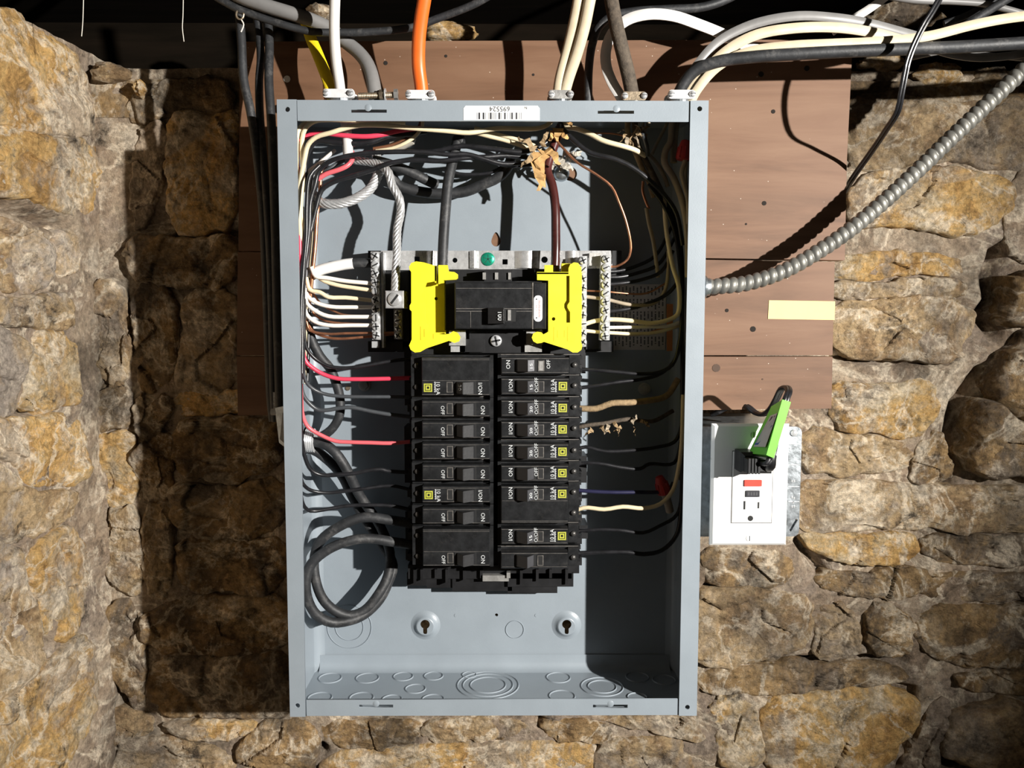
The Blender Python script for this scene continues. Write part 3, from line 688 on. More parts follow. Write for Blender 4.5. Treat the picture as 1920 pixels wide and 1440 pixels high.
# neck between the main breaker and the branch breakers
nk = MB(); pbox(nk, 770, 1090, 505, 665, 48, 70); pbox(nk, 880, 990, 620, 662, 34, 60); pbox(nk, 862, 908, 636, 660, 30, 60); pbox(nk, 908, 960, 506, 530, 30, 60)
ipart('main_base', nk, M_BLACKM)
for x0, x1 in ((905,911),(928,934),(953,958)):
    m_ = MB(); pbox(m_, x0, x1, 511, 524, 28, 40); ipart('contact_clip', m_, M_STEEL)
m_ = MB(); pbox(m_, 842, 873, 616, 648, 26, 34); pbox(m_, 845, 872, 648, 660, 30, 40); ipart('bus_stab', m_, M_ALU)
m_ = MB(); pbox(m_, 987, 1018, 616, 646, 26, 34); pbox(m_, 984, 1016, 646, 660, 30, 40); ipart('bus_stab', m_, M_STEEL)
def screw(px, py, d, r, mat, slots=1, rot=0.5, h=0.0018):
    c = P(px, py, d); mb = MB().lathe(c, (0,-1,0), [(r*MM,-0.001),(r*MM,h*0.5),(r*0.85*MM,h*0.9),(r*0.4*MM,h)], 18)
    return mb, c
def add_screw(px, py, d, r, mat, parent=None, rot=0.5, cross=False, owner=None):
    mb, c = screw(px, py, d, r, mat)
    f = owner or ipart
    o = f('screw', mb, mat, smooth=True, angle=50, parent=parent) if owner is None else owner('screw', mb, mat, True, 50)
    sl = MB()
    for a in ((rot, rot+math.pi/2) if cross else (rot,)):
        u = Vector((math.cos(a), 0, math.sin(a))); w = Vector((-math.sin(a), 0, math.cos(a))); y = Vector((0, -0.0019, 0)); L = r*0.82*MM; t = r*0.16*MM
        q = [c+y-u*L-w*t, c+y+u*L-w*t, c+y+u*L+w*t, c+y-u*L+w*t]; sl.hexa(q, [p+Vector((0,0.0008,0)) for p in q])
    f('screw_slot', sl, M_DARKWELL, parent=parent) if owner is None else owner('screw_slot', sl, M_DARKWELL)
    return o
add_screw(930, 639, 33, 5.2, M_ZINC, cross=True, rot=0.2)
# bonding strap across the top
sa = pxpoly([(697,470),(1148,470),(1148,503),(697,507)], 62)
sh = [circ(P(853,488,62).x, P(853,488,62).z, 2.3*MM, 14), circ(P(1021,487,62).x, P(1021,487,62).z, 3.0*MM, 14)]
for x, y in ((782,486),(947,491)):
    c = P(x, y, 62); sh.append([(c.x-2.4*MM,c.z-2.4*MM),(c.x+2.4*MM,c.z-2.4*MM),(c.x+2.4*MM,c.z+2.4*MM),(c.x-2.4*MM,c.z+2.4*MM)])
ipart('bonding_strap', plate(sa, sh, 0.062, 0.0635), M_ALU)
for x0, x1 in ((800,820),(965,1010),(1060,1085),(880,898)):      # raised bridges
    m_ = MB(); a = P(x0, 471, 62); b = P(x1, 503, 62); n = 8; V = []
    for i in range(n+1):
        t = i/n; V += [(a.x+(b.x-a.x)*t, 0.0618-0.0045*math.sin(math.pi*t), a.z), (a.x+(b.x-a.x)*t, 0.0618-0.0045*math.sin(math.pi*t), b.z)]
    m_.add(V, [(2*i,2*i+1,2*i+3,2*i+2) for i in range(n)]); ipart('strap_bridge', m_, M_ALU, True, 80)
m_ = MB()
pbox(m_, 1105, 1130, 474, 498, 55, 62); ipart('strap_block', m_, M_STEEL)
mb, c = screw(915, 486, 62, 6.2, M_GREEN); ipart('ground_screw', mb, M_GREEN, True, 50, label='green star-slotted grounding screw')
sl = MB()
for k in range(5):
    a = 0.3+k*2*math.pi/5; u = Vector((math.cos(a),0,math.sin(a))); w = Vector((-math.sin(a),0,math.cos(a))); y = Vector((0,-0.0019,0))
    q = [c+y-w*0.0004, c+y+u*0.0042-w*0.0003, c+y+u*0.0042+w*0.0003, c+y+w*0.0004]; sl.hexa(q, [p+Vector((0,0.0008,0)) for p in q])
ipart('screw_slot', sl, simple('dark_green_slot', (0.005,0.06,0.04)))
# neutral bars with their terminal screws
def bar(x0a, x1a, y0, x0b, x1b, y1, d, n, mat, ys=None):
    f = [P(x0a,y0,d), P(x1a,y0,d), P(x1b,y1,d), P(x0b,y1,d)]
    m_ = MB().hexa(f, [p+Vector((0,0.012,0)) for p in f])
    o = ipart('neutral_bar', m_, mat)
    for k in range(n):
        t = (k+0.5)/n; y = y0+(y1-y0)*t; x = ((x0a+x1a)*(1-t)+(x0b+x1b)*t)/2
        r = min(abs(x1a-x0a)*0.235, (y1-y0)/n*0.235)
        add_screw(x, y, d-0.6, r, M_ZINC, o, rot=random.uniform(0, 3.1), cross=k % 3 != 1)
    return o
bar(695,711,472,698,714,637,46,10,M_ALU)
bar(738,754,580,739,754,636,52,4,M_STEEL)
bar(1085,1101,480,1086,1099,650,46,10,M_ALU)
bar(1127,1146,478,1125,1143,638,46,10,M_ALU)
m_ = MB(); pbox(m_, 714, 720, 472, 652, 48, 62); pbox(m_, 697, 710, 640, 652, 50, 62); ipart('bar_edge', m_, M_ZINC)
for a_ in ((1127,1142,640,657,50,80),(1127,1165,470,520,66,84),(697,755,640,656,60,84),(720,768,500,650,64,84),(1100,1128,500,655,64,84)):
    m_ = MB(); pbox(m_, *a_); ipart('bar_support', m_, M_BLACKM)
a = P(722,545,18); b = P(757,578,18)
lg = MB().bevelled(a.x, b.x, 0.018, 0.062, b.z, a.z, 0.0008); ipart('neutral_lug', lg, M_ALU)
add_screw(740, 561, 17.6, 6.0, M_ALU, rot=0.9)
m_ = MB(); pbox(m_, 905, 954, 1079, 1090, 60, 66); pbox(m_, 950, 957, 1074, 1084, 58, 66); ipart('end_clip', m_, M_STEEL)

# ------------------------------------------------------------------ main breaker
mainb = thing('main_breaker', 'large black main circuit breaker between the two yellow barriers', 'circuit breaker', P(930,620,40))
def mpart(name, me, mat, smooth=False, angle=40): return local(obj(name, me, mat, None, smooth, angle), mainb)
a = P(836,527,20); b = P(1026,620,20)
mpart('body', MB().box(a.x, b.x, 0.020, 0.048, b.z, a.z), M_BLACKP)
a = P(852,529,8); b = P(998,617,8)
mpart('face', MB().bevelled(a.x, b.x, 0.008, 0.020, b.z, a.z, 0.0010), M_BLACKP)
a = P(1000,530,11); b = P(1024,617,11)
mpart('side_face', MB().bevelled(a.x, b.x, 0.011, 0.020, b.z, a.z, 0.0008), M_BLACKP)
a = P(833,528,24); b = P(852,619,24)
mpart('shoulder', MB().bevelled(a.x, b.x, 0.024, 0.045, b.z, a.z, 0.001), M_BLACKM)
for x0,y0,x1,y1 in ((855,540,998,541),(855,578,998,579.2),(855,583,912,584),(968,583,998,584),(998,530,1000,617),(882,584,883,614)):
    a = P(x0,y0,7.8); b = P(x1,y1,7.8); mpart('moulding_line', MB().box(a.x,b.x,0.0078,0.0082,b.z,a.z), M_EDGE)
a = P(913,578,6); b = P(967,607,6); mpart('handle_well_shade', MB().box(a.x, b.x, 0.0074, 0.0080, P(940,603,6).z, P(940,581,6).z), M_DARKWELL)  # flat black patch, shade of the handle recess drawn as colour
q0 = [P(915,577,2),P(944,577,-3),P(944,606,-3),P(915,607,2)]; q1 = [P(915,577,8),P(946,577,8),P(946,607,8),P(915,607,8)]
hd = mpart('handle', MB().hexa([q0[3],q0[2],q0[1],q0[0]], [q1[3],q1[2],q1[1],q1[0]]), M_HANDLE)
a = P(952,581,6); b = P(958,601,6); mpart('indicator', MB().box(a.x,b.x,0.006,0.0080,b.z,a.z), M_STEEL)
stick_text('100', 0.0056, 937, 592, -2.3, mainb, M_PRINTW, math.pi/2)
mpart('rating_label', plate(rrect(P(1001,578,10.5).x, P(1017,578,10.5).x, P(1008,603,10.5).z, P(1008,554,10.5).z, 3.4*MM), [], 0.0105, 0.0108), M_STICK)
m_ = MB()
for k in range(11):
    y = 564+k*2.9; pbox(m_, 1009.6, 1013.4-(k % 3)*0.7, y, y+1.7, 10.4, 10.5)
    if k in (3, 4, 6): pbox(m_, 1004.6, 1007, y, y+1.2, 10.4, 10.5)
mpart('tiny_print', m_, M_PRINTR)
for y in (561, 596):
    c = P(1006, y, 10.4); mpart('label_mark', MB().cyl(c, c+Vector((0,0.0001,0)), 0.7*MM, n=8), M_PRINTK)
# yellow barriers
by = thing('yellow_barrier', 'bright yellow plastic barrier with a hooked arm left of the main breaker', 'barrier', P(800,655,30), 'yellow barriers beside the main breaker')
o1 = [(767,500),(771,493),(780,490),(795,492),(812,497),(818,499),(818,527),(800,530),(797,538),(797,590),(800,606),(805,612),(805,625),(832,627),(842,626),(850,621),(858,624),(863,632),(861,640),(852,643),(842,639),(800,653),(788,660),(778,661),(770,656),(767,648),(770,641),(772,636),(772,584),(768,580),(768,573),(771,568),(771,510),(768,506)]
local(obj('barrier_plate', plate(pxpoly(o1, 14), [], 0.014, 0.018), M_YEL), by)
rc = P(818,560,30)
local(obj('recess', plate(pxpoly([(796,527),(836,524),(836,630),(796,630)], 28), [circ(rc.x,rc.z,1.5*MM,12)], 0.028, 0.031), M_YEL), by)
m_ = MB(); pbox(m_, 815, 819, 498, 530, 14, 34); pbox(m_, 822, 826, 512, 530, 14, 34); pbox(m_, 770, 774, 500, 650, 16, 55); local(obj('rib', m_, M_YEL), by)
local(obj('arm', plate(pxpoly([(822,497),(839,497),(841,509),(852,510),(858,514),(858,521),(855,524),(832,525),(832,530),(822,533)], 12), [], 0.012, 0.020), M_YEL), by)
for x0,y0,x1,y1 in ((788,612,789.4,638),(795,617,796.3,632),(812,626,813.2,635)):
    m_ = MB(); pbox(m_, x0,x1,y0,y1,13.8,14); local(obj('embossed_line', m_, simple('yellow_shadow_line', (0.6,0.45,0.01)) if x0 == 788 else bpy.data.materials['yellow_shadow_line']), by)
by2 = thing('yellow_barrier', 'bright yellow plastic barrier with a round knob right of the main breaker', 'barrier', P(1060,655,30), 'yellow barriers beside the main breaker')
o2 = [(1007,511),(1066,511),(1066,503),(1069,496),(1076,492),(1084,493),(1088,499),(1088,566),(1091,571),(1091,579),(1088,585),(1089,640),(1092,648),(1090,656),(1083,661),(1074,661),(1064,655),(1020,641),(1015,643),(1007,644),(1000,640),(997,633),(1000,625),(1007,622),(1015,623),(1019,627),(1028,622),(1028,526),(1007,525)]
sl2 = [(1062,517),(1068,517),(1068,566),(1064,572),(1064,577),(1069,585),(1069,605),(1062,605),(1062,585),(1058,577),(1058,570),(1062,563)]
hc = P(1038,598,14)
local(obj('barrier_plate', plate(pxpoly(o2, 14), [pxpoly(sl2, 14), circ(hc.x,hc.z,1.6*MM,12)], 0.014, 0.018), M_YEL), by2)
m_ = MB(); pbox(m_, 1026, 1090, 512, 640, 26, 29); pbox(m_, 1085, 1089, 500, 650, 18, 50); local(obj('recess', m_, M_YEL), by2)
m_ = MB(); pbox(m_, 1021, 1037, 497, 512, 26, 30); pbox(m_, 1053, 1070, 494, 512, 22, 30); pbox(m_, 1007, 1066, 510, 514, 14, 30); local(obj('tab', m_, M_YEL), by2)
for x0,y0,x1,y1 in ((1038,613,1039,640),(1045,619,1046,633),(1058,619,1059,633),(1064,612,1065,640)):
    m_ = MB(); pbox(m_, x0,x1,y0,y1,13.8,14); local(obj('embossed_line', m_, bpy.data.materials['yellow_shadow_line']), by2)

# ------------------------------------------------------------------ branch breakers
_bm = {}
def shared(key, fn):
    if key not in _bm: _bm[key] = fn()
    return _bm[key]
def ticks():
    m_ = MB()
    for k in range(9): m_.box(0.0509, 0.0522-0.0003*(k % 2), -0.00014, 0.0, (-5.2+k*1.05)*MM, (-4.5+k*1.05)*MM)
    return m_
ROTL = Matrix.Rotation(-math.pi/2, 4, 'Y')      # lettering that reads upwards
def breaker(row_y, side, label, poles=1, on='I/ON', off='O/OFF', rating=None, logo=True, ka=True, dz=0.0, dusty=False, window=True, older=False):
    """local frame: x from the spine outwards, z across the row, face at y=0"""
    px = 933 if side > 0 else 925
    loc = P(px, row_y, 18)
    loc.z += 0
    t = thing('circuit_breaker', label, 'circuit breaker', loc, ('right' if side > 0 else 'left')+' column of branch breakers', (0, 0 if side > 0 else math.pi, 0))
    t.location.x += 0.0 
    lo = -9.3*MM-(19.05*MM if poles == 2 else 0); hi = 9.3*MM
    zz = lo+1.4*MM, hi-2.4*MM
    key = (poles,)
    def mk_body():
        m_ = MB(); m_.box(0, 0.0735, 0.013, 0.050, lo, hi); m_.box(0.064, 0.0735, 0.0085, 0.013, lo+0.001, hi-0.001)
        m_.box(0, 0.003, 0.006, 0.013, lo, hi)
        for z0 in ([0] if poles == 1 else [0, -19.05*MM]):
            m_.box(0.0735, 0.0765, 0.020, 0.045, z0-0.0075, z0-0.0045); m_.box(0.0735, 0.0765, 0.020, 0.045, z0+0.0040, z0+0.0075)
        return mesh_of(m_, 'body')
    def mk_face(): return mesh_of(MB().bevelled(0.0030, 0.0632, 0.0, 0.0130, zz[0], zz[1], 0.0007), 'face')
    obj('body', shared(('body',)+key, mk_body), M_BLACKP, t); obj('face', shared(('face',)+key, mk_face), M_BLACKP, t)
    def mk_edge():
        m_ = MB(); m_.box(0.0036, 0.0628, -0.00012, 0.0004, zz[1]-0.0010, zz[1]-0.00065); m_.box(0.0000, 0.0735, 0.0127, 0.0132, hi-0.0005, hi+0.0001)
        m_.box(0.0040, 0.0625, -0.00012, 0.0004, -6.4*MM, -6.15*MM)
        if poles == 2: m_.box(0.0036, 0.0628, -0.00012, 0.0004, lo+0.0035, lo+0.0038); m_.box(0.0036, 0.0628, -0.00012, 0.0004, lo+0.0022, lo+0.0024)
        return mesh_of(m_, 'pale_edge')
    obj('pale_edge', shared(('edge',)+key, mk_edge), M_EDGE, t)
    # handle: wedge leaning to ON, over a flat black patch for the well's shade
    obj('handle_well_shade', shared('well', lambda: mesh_of(MB().box(0.0150, 0.0345, -0.00010, 0.0004, -6.0*MM, 5.6*MM), 'handle_well_shade')), M_DARKWELL, t)
    def mk_handle():
        m_ = MB(); hw = 5.2*MM; pr = [(0.0162,-0.0002),(0.0175,-0.0030),(0.0262,-0.0090),(0.0322,-0.0012),(0.0325,-0.0002)]
        V = [(u, y, -hw) for u, y in pr]+[(u, y, hw) for u, y in pr]; n = 5
        m_.add(V, [(0,1,2,3,4),(9,8,7,6,5)]+[(i,(i+1)%n,n+(i+1)%n,n+i) for i in range(n)]); return mesh_of(m_, 'handle')
    h = obj('handle', shared('handle', mk_handle), M_HANDLE, t)
    obj('handle_side', shared(('hside', older and side > 0), lambda: mesh_of(MB().hexa([(0.0266,-0.0089,-4.9*MM),(0.0323,-0.0015,-4.9*MM),(0.0323,-0.0015,4.9*MM),(0.0266,-0.0089,4.9*MM)],
        [(0.0258,-0.0082,-4.9*MM),(0.0315,-0.0008,-4.9*MM),(0.0315,-0.0008,4.9*MM),(0.0258,-0.0082,4.9*MM)]), 'handle_side')), M_HSILVER if (older and side > 0) else M_HSIDE, h)
    if rating:
        # printed on the sloping outer side of the handle
        o = obj('rating', text_mesh(rating, 0.0058), M_PRINTW, h)
        sl = math.atan2(0.0074, 0.0057)
        o.matrix_local = Matrix.Translation((0.0296, -0.0056, -0.0006)) @ Matrix.Rotation(sl, 4, 'Z') @ ROTL
    if window:
        obj('trip_window', shared('win', lambda: fill2d([(0.0358,-5.2*MM),(0.0412,-5.2*MM),(0.0412,4.2*MM),(0.0358,4.2*MM)], [[(0.0365,-4.6*MM),(0.0405,-4.6*MM),(0.0405,3.7*MM),(0.0365,3.7*MM)]], 0.0006)), M_EDGE, t)
        obj('trip_pane', shared(('pane', older and side > 0), lambda: mesh_of(MB().box(0.0366,0.0404,-0.0001,0.0003,-4.5*MM,3.6*MM), 'trip_pane')), M_STEEL if (older and side > 0) else M_DARKWELL, t)
    def letter(s, size, u, z, mat=M_PRINTW):
        o = obj('lettering', text_mesh(s, size), mat, t); o.matrix_local = Matrix.Translation((u, -0.00015, z)) @ ROTL
    if on: letter(on, 0.0051, 0.0118 if not older else 0.0095, 0.0008)
    if off: letter(off, 0.0046, 0.0345 if not older else 0.0450, 0.0010)
    if ka:
        letter('10 kA', 0.0050, 0.0490, 0.0002); 
        obj('tiny_print', shared('tiny', lambda: mesh_of(ticks(), 'tiny_print')), M_PRINTW, t)
    if logo:
        def mk_logo():
            s0, s1, s2, s3 = 3.7*MM, 2.7*MM, 1.9*MM, 0.9*MM; cx = 0.0577
            sq = lambda r: [(cx-r,-r),(cx+r,-r),(cx+r,r),(cx-r,r)]
            return fill2d(sq(s0), [sq(s1)], 0.0002)
        def mk_logo2():
            cx = 0.0577; sq = lambda r: [(cx-r,-r),(cx+r,-r),(cx+r,r),(cx-r,r)]
            return fill2d(sq(2.1*MM), [sq(1.0*MM)], 0.0002)
        a = obj('logo_frame', shared('logo', mk_logo), M_PRINTY, t); a.location.y = -0.0001
        a = obj('logo_centre', shared('logo2', mk_logo2), M_PRINTY, t); a.location.y = -0.0001
    for z0 in ([0] if poles == 1 else [0, -19.05*MM]):
        m_ = shared('term', lambda: mesh_of(MB().cyl((0.0685,0.0086,0),(0.0685,0.0066,0),0.0026,0.0022,12), 'terminal_screw', True))
        o = obj('terminal_screw', m_, M_DARKMETAL, t); o.location.z = z0
    t['pole_rows'] = poles
    return t
R_ = 1
breaker(685, R_, 'black breaker at the top of the right column, with a silver handle side', on='ON', off='OFF', logo=False, ka=False, older=True, rating='15')
breaker(724, R_, 'second black breaker from the top of the right column', rating='15')
breaker(765, R_, 'third breaker down on the right, fed by the tan cloth-covered wire', rating='20')
breaker(805, R_, 'fourth breaker down on the right, beside the frayed cloth wire', rating='20')
breaker(847, R_, 'fifth breaker down on the right, marked 20, below the frayed wire', rating='20')
breaker(887, R_, 'sixth breaker down on the right, with bare copper at its terminal', on='ON', off='OFF')
breaker(926, R_, 'two-pole black breaker in the right column, fed by the white wire', poles=2, rating='20')
breaker(1005, R_, 'dusty breaker second from the bottom of the right column, marked 15', rating='15')
breaker(1050, R_, 'unprinted black breaker at the very bottom of the right column', on=None, off=None, logo=False, ka=False)
L_ = -1
breaker(727, L_, 'two-pole black breaker at the top of the left column, marked 30', poles=2, rating='30', off=None)
KW = dict(on='ON', off='OFF', logo=False, ka=False, older=True)
breaker(767, L_, 'first single breaker under the two-pole one at the top of the left column', **KW)
breaker(807, L_, 'second single breaker down in the left column', **KW)
breaker(847, L_, 'third single breaker down in the left column, by the faded red wire', **KW)
breaker(887, L_, 'fourth single breaker down in the left column, above the one with a logo', **KW)
breaker(928, L_, 'single breaker in the left column printed with a yellow square logo', off=None)
breaker(968, L_, 'single breaker in the left column directly above the bottom two-pole breaker', **KW)
breaker(1047, L_, 'two-pole black breaker at the bottom of the left column', poles=2, **KW)

# ------------------------------------------------------------------ wires and cables
def wire(name, label, mat, r, pts, group=None, cat='wire', flat=None, ref=None, n=10, step=None, end=None):
    mb = MB().tube([P(*p) for p in pts], r if isinstance(r, (int, float)) is False else r*MM, n, step, flat, ref)
    o = obj(name, mb, mat, smooth=True, angle=50); tag(o, label, cat, group); return o
GW = 'white wires to the left neutral bar'
NB = 51
wl = [('topmost', M_WWHITE, [(583,500,40),(592,518,42),(612,521,44),(648,527,47),(681,530,49),(702,532,NB)]),
 ('second', M_WCREAM, [(588,505,46),(601,523,47),(630,534,48),(666,540,49),(702,545,NB)]),
 ('third', M_WCREAM, [(574,520,42),(581,543,43),(600,548,44),(616,557,45),(648,558,48),(702,564,NB)]),
 ('fourth', M_WWHITE, [(572,525,46),(576,554,46),(594,568,46),(621,575,47),(660,576,49),(702,576,NB)]),
 ('fifth', M_WWHITE, [(571,540,40),(575,568,41),(592,583,43),(616,593,45),(660,594,48),(702,594,NB)]),
 ('lowest', M_WWHITE, [(570,560,44),(574,588,44),(590,603,45),(616,610,46),(660,610,49),(702,610,NB)])]
for w, mt, pts in wl:
    wire('neutral_wire', ('%s of the six pale neutral wires running into the left bar' % w), mt, 1.9, pts, GW)
GC = 'bare copper ground wires at the left bar'
wire('ground_wire', 'bare copper wire just below the lowest white wire at the left bar', M_COPPER, 1.2, [(574,600,48),(581,619,48),(612,626,48),(650,625,50),(740,624,54)], GC)
wire('ground_wire', 'lowest bare copper wire bulging under the left neutral bar wires', M_COPPER, 1.3, [(576,604,52),(587,621,52),(616,633,52),(641,635,53),(670,633,55),(740,626,58)], GC)
wire('ground_wire', 'thin copper wire crossing behind the lower white neutral wires', M_COPPER, 1.0, [(578,545,54),(581,568,54),(587,586,54),(600,597,55),(621,604,56),(700,608,57)], GC)
wire('ground_wire', 'thin copper wire crossing behind the middle white neutral wires', M_COPPER, 0.9, [(584,530,56),(589,552,56),(605,572,56),(630,585,57),(645,590,57),(700,592,57)], GC)
GB = 'black feed wires to the left breakers'
wire('feed_wire', 'black wire sweeping down to the top two-pole breaker on the left', M_WBLACK, 1.7, [(570,560,34),(571,633,34),(576,655,36),(594,675,40),(618,687,42),(648,690,44),(684,686,46),(733,677,50),(790,671,54)], GB)
wire('feed_wire', 'bright red wire to the top two-pole breaker on the left', M_WRED, 2.0, [(566,600,36),(572,675,38),(585,689,40),(607,702,43),(634,710,45),(666,711,46),(730,710,50),(790,708,54)])
wire('feed_wire', 'straight dark grey wire just under the bright red wire', M_WGREY, 1.7, [(568,640,30),(572,711,34),(584,727,38),(606,738,42),(637,743,44),(690,744,47),(729,744,50),(790,745,54)], GB)
wire('feed_wire', 'slate grey wire with a hump between the two red wires', M_WGREY, 1.9, [(564,660,34),(567,736,36),(578,754,39),(596,768,42),(613,769,43),(637,765,44),(660,764,45),(695,771,48),(730,777,50),(790,784,54)], GB)
wire('feed_wire', 'faded pinkish red wire to the third single breaker on the left', M_WPINK, 1.9, [(563,690,30),(565,756,33),(568,781,36),(578,801,39),(602,816,42),(629,827,44),(656,829,45),(695,830,47),(730,831,49),(792,826,54)])
wire('feed_wire', 'black wire with a kink below the faded red wire', M_WBLACK, 1.9, [(563,700,24),(565,816,27),(573,861,33),(584,882,38),(604,891,42),(637,890,44),(668,887,46),(691,882,47),(715,880,49),(726,883,50),(790,887,54)], GB)
wire('feed_wire', 'dark wire with a scuffed pale end, beside the logo breaker on the left', M_WBLACK, 1.7, [(562,760,22),(564,896,26),(573,913,32),(588,921,38),(617,924,43),(646,921,45),(685,916,47),(705,913,49),(734,911,51),(792,924,54)], GB)
wire('feed_wire', 'lowest thin black wire on the left, above the thick coil', M_WBLACK, 1.8, [(562,800,18),(563,917,22),(569,947,28),(582,958,36),(617,954,42),(646,949,45),(685,947,47),(738,949,50),(792,962,54)], GB)
# bundle down the left side
GL = 'bundle of wires down the left inside wall'
wire('bundle_wire', 'bright cream wire arching along the top lip and down the left side', M_WCREAM, 2.1, [(1035,226,46),(1025,235,44),(1005,241,40),(930,241,34),(880,249,30),(832,245,28),(770,240,26),(718,235,24),(676,235,24),(649,240,24),(620,249,24),(593,257,26),(578,271,28),(571,298,30),(565,332,32),(560,367,34),(562,420,38),(566,470,42),(572,520,46)], GL)
wire('bundle_wire', 'cream wire tucked under the top lip, second from the corner', M_WCREAM, 2.0, [(760,230,40),(707,229,36),(614,225,30),(589,228,30),(572,242,30),(566,269,32),(568,325,36),(565,367,38),(564,388,40),(568,419,42),(571,450,44),(574,500,46)], GL)
wire('bundle_wire', 'short cream wire curving into the top left corner of the panel', M_WCREAM, 2.1, [(600,222,40),(584,223,36),(572,230,33),(560,243,30),(556,262,30),(556,330,34),(560,420,40)], GL)
wire('bundle_wire', 'red wire crossing behind the cream wires under the top lip', M_WRED, 2.2, [(790,240,52),(749,245,48),(714,253,44),(687,256,42),(645,254,42),(603,250,42),(574,256,42),(560,270,40),(558,330,40),(561,420,40),(566,560,38)], GL)
wire('bundle_wire', 'black wire bowed under the red wire at the top left', M_WBLACK, 2.6, [(800,246,56),(760,252,52),(724,256,48),(697,266,46),(666,270,46),(624,267,46),(593,265,48),(575,290,50),(572,360,50)], GL)
wire('bundle_wire', 'upper long black wire crossing the panel and dropping down the left side', M_WBLACK, 2.1, [(997,304,50),(942,307,44),(905,297,40),(874,289,38),(843,290,36),(791,285,34),(728,285,32),(687,287,32),(645,294,32),(614,305,34),(597,323,36),(591,346,36),(582,377,36),(580,419,36),(576,461,36),(570,510,34),(567,580,30),(566,700,27)], GL)
wire('bundle_wire', 'lower long black wire sagging across the panel to the left side', M_WBLACK, 2.2, [(1030,300,56),(950,292,48),(916,294,44),(874,296,40),(822,302,38),(770,300,38),(728,307,38),(697,319,40),(655,332,40),(624,342,40),(603,357,40),(593,388,40),(584,425,40),(575,460,38),(568,500,36),(565,600,32),(563,720,26)], GL)
wire('bundle_wire', 'black wire arched above the two long black wires', M_WBLACK, 2.3, [(760,284,48),(812,284,46),(864,274,44),(895,276,44),(930,280,44),(980,285,46),(1010,276,48),(1030,262,50),(1045,240,52)], GL)
wire('bundle_wire', 'faded red stub bent beside the copper wire at the upper left', M_WPINK, 2.2, [(596,336,42),(612,326,42),(636,318,42),(652,310,43),(660,300,46),(660,285,56)], GL)
wire('bundle_wire', 'thick copper wire running straight down near the left wall', M_COPPER, 1.7, [(603,318,46),(601,334,46),(600,357,46),(595,398,46),(591,461,46),(587,500,46),(582,560,48)], GL)
for k, (x, dd, mt, lb) in enumerate(((572,50,M_WBLACK,'black wire hugging the left wall behind the copper wire'),(578,54,M_WCREAM,'cream wire half hidden behind the black wires on the left'),
    (569,24,M_WBLACK,'front black wire of the bundle down the left lip'),(584,58,M_WBLACK,'rearmost black wire of the bundle on the left wall'),(575,44,M_WGREY,'slate grey wire inside the bundle on the left'))):
    wire('bundle_wire', lb, mt, 1.8, [(x+30,298+k*6,dd+6),(x+12,330,dd+2),(x+6,380,dd),(x+5,440,dd),(x,500,dd),(x-4,560,dd-2),(x-6,640,dd-4),(x-8,720,max(18,dd-10))], GL)
wire('bundle_wire', 'silvery white strip wire slanting near the top left corner', M_WWHITE, 1.7, [(560,345,50),(578,322,52),(600,305,54),(618,290,56),(628,282,60)], GL)
wire('bundle_wire', 'second pale wire slanting below the silvery strip', M_WGREY, 2.2, [(575,350,54),(600,330,56),(625,312,58),(645,300,62)], GL)
wire('bundle_wire', 'cream and brown wire pair bending up to the orange cable', M_WCREAM, 1.6, [(705,283,56),(735,278,54),(760,268,52),(780,254,52),(792,235,52),(792,205,50)], GL)
wire('bundle_wire', 'brown wire beside the cream one bending up to the orange cable', simple('brown_insulation',(0.16,0.065,0.03)), 1.6, [(700,279,58),(732,273,57),(757,263,56),(776,250,55),(788,233,54),(789,205,51)], GL)
# heavy conductors
def strand_cable(name, label, pts, R, rs, k, turns, mat=M_ALU):
    q, _ = spline([P(*p) for p in pts], 1.0, 0.003); m = len(q); mb = MB()
    tang = [(q[min(i+1,m-1)]-q[max(i-1,0)]).normalized() for i in range(m)]
    a = tang[0].orthogonal().normalized(); fr = []
    for i in range(m):
        a = (a-tang[i]*a.dot(tang[i])).normalized(); fr.append((a, tang[i].cross(a)))
    for s in range(k):
        c = [q[i]+(fr[i][0]*math.cos(2*math.pi*(s/k+turns*i/m))+fr[i][1]*math.sin(2*math.pi*(s/k+turns*i/m)))*R*MM for i in range(m)]
        mb.tube(c, rs*MM, 7, 0.004)
    mb.tube(q, (R*0.9)*MM, 8, 0.004)
    return tag(obj(name, mb, mat, smooth=True, angle=60), label, 'cable')
strand_cable('bare_stranded_cable', 'bare twisted aluminium cable dropping into the square lug', [(664,300,60),(707,307,52),(728,323,46),(735,346,44),(749,373,44),(751,398,46),(745,430,42),(744,480,36),(742,520,30),(741,552,30)], 2.6, 1.3, 7, 5)
strand_cable('bare_stranded_cable', 'loop of bare aluminium strands curving to the left wall', [(586,360,56),(591,368,52),(603,380,48),(635,382,46),(666,373,48),(693,355,52),(707,332,56),(712,312,62),(705,290,66)], 3.1, 1.5, 8, 3)
wire('heavy_cable', 'thick black cable curving under the long wires near the panel top', M_CABLEK, 5.0, [(700,300,70),(728,318,70),(745,346,72),(791,360,74),(832,363,74),(874,359,74),(905,346,72),(935,332,70),(953,312,68),(962,280,66)], cat='cable')
wire('heavy_cable', 'short thick black cable slanting down behind the bare aluminium cable', M_CABLEK, 4.8, [(700,300,58),(730,308,58),(770,323,62),(800,338,66),(818,346,72)], cat='cable')
wire('main_feed_cable', 'thick straight black cable dropping to the left yellow barrier', M_CABLEK, 4.7, [(862,255,60),(855,275,56),(847,309,50),(841,336,46),(835,398,42),(831,460,40),(829,520,40)], cat='cable')
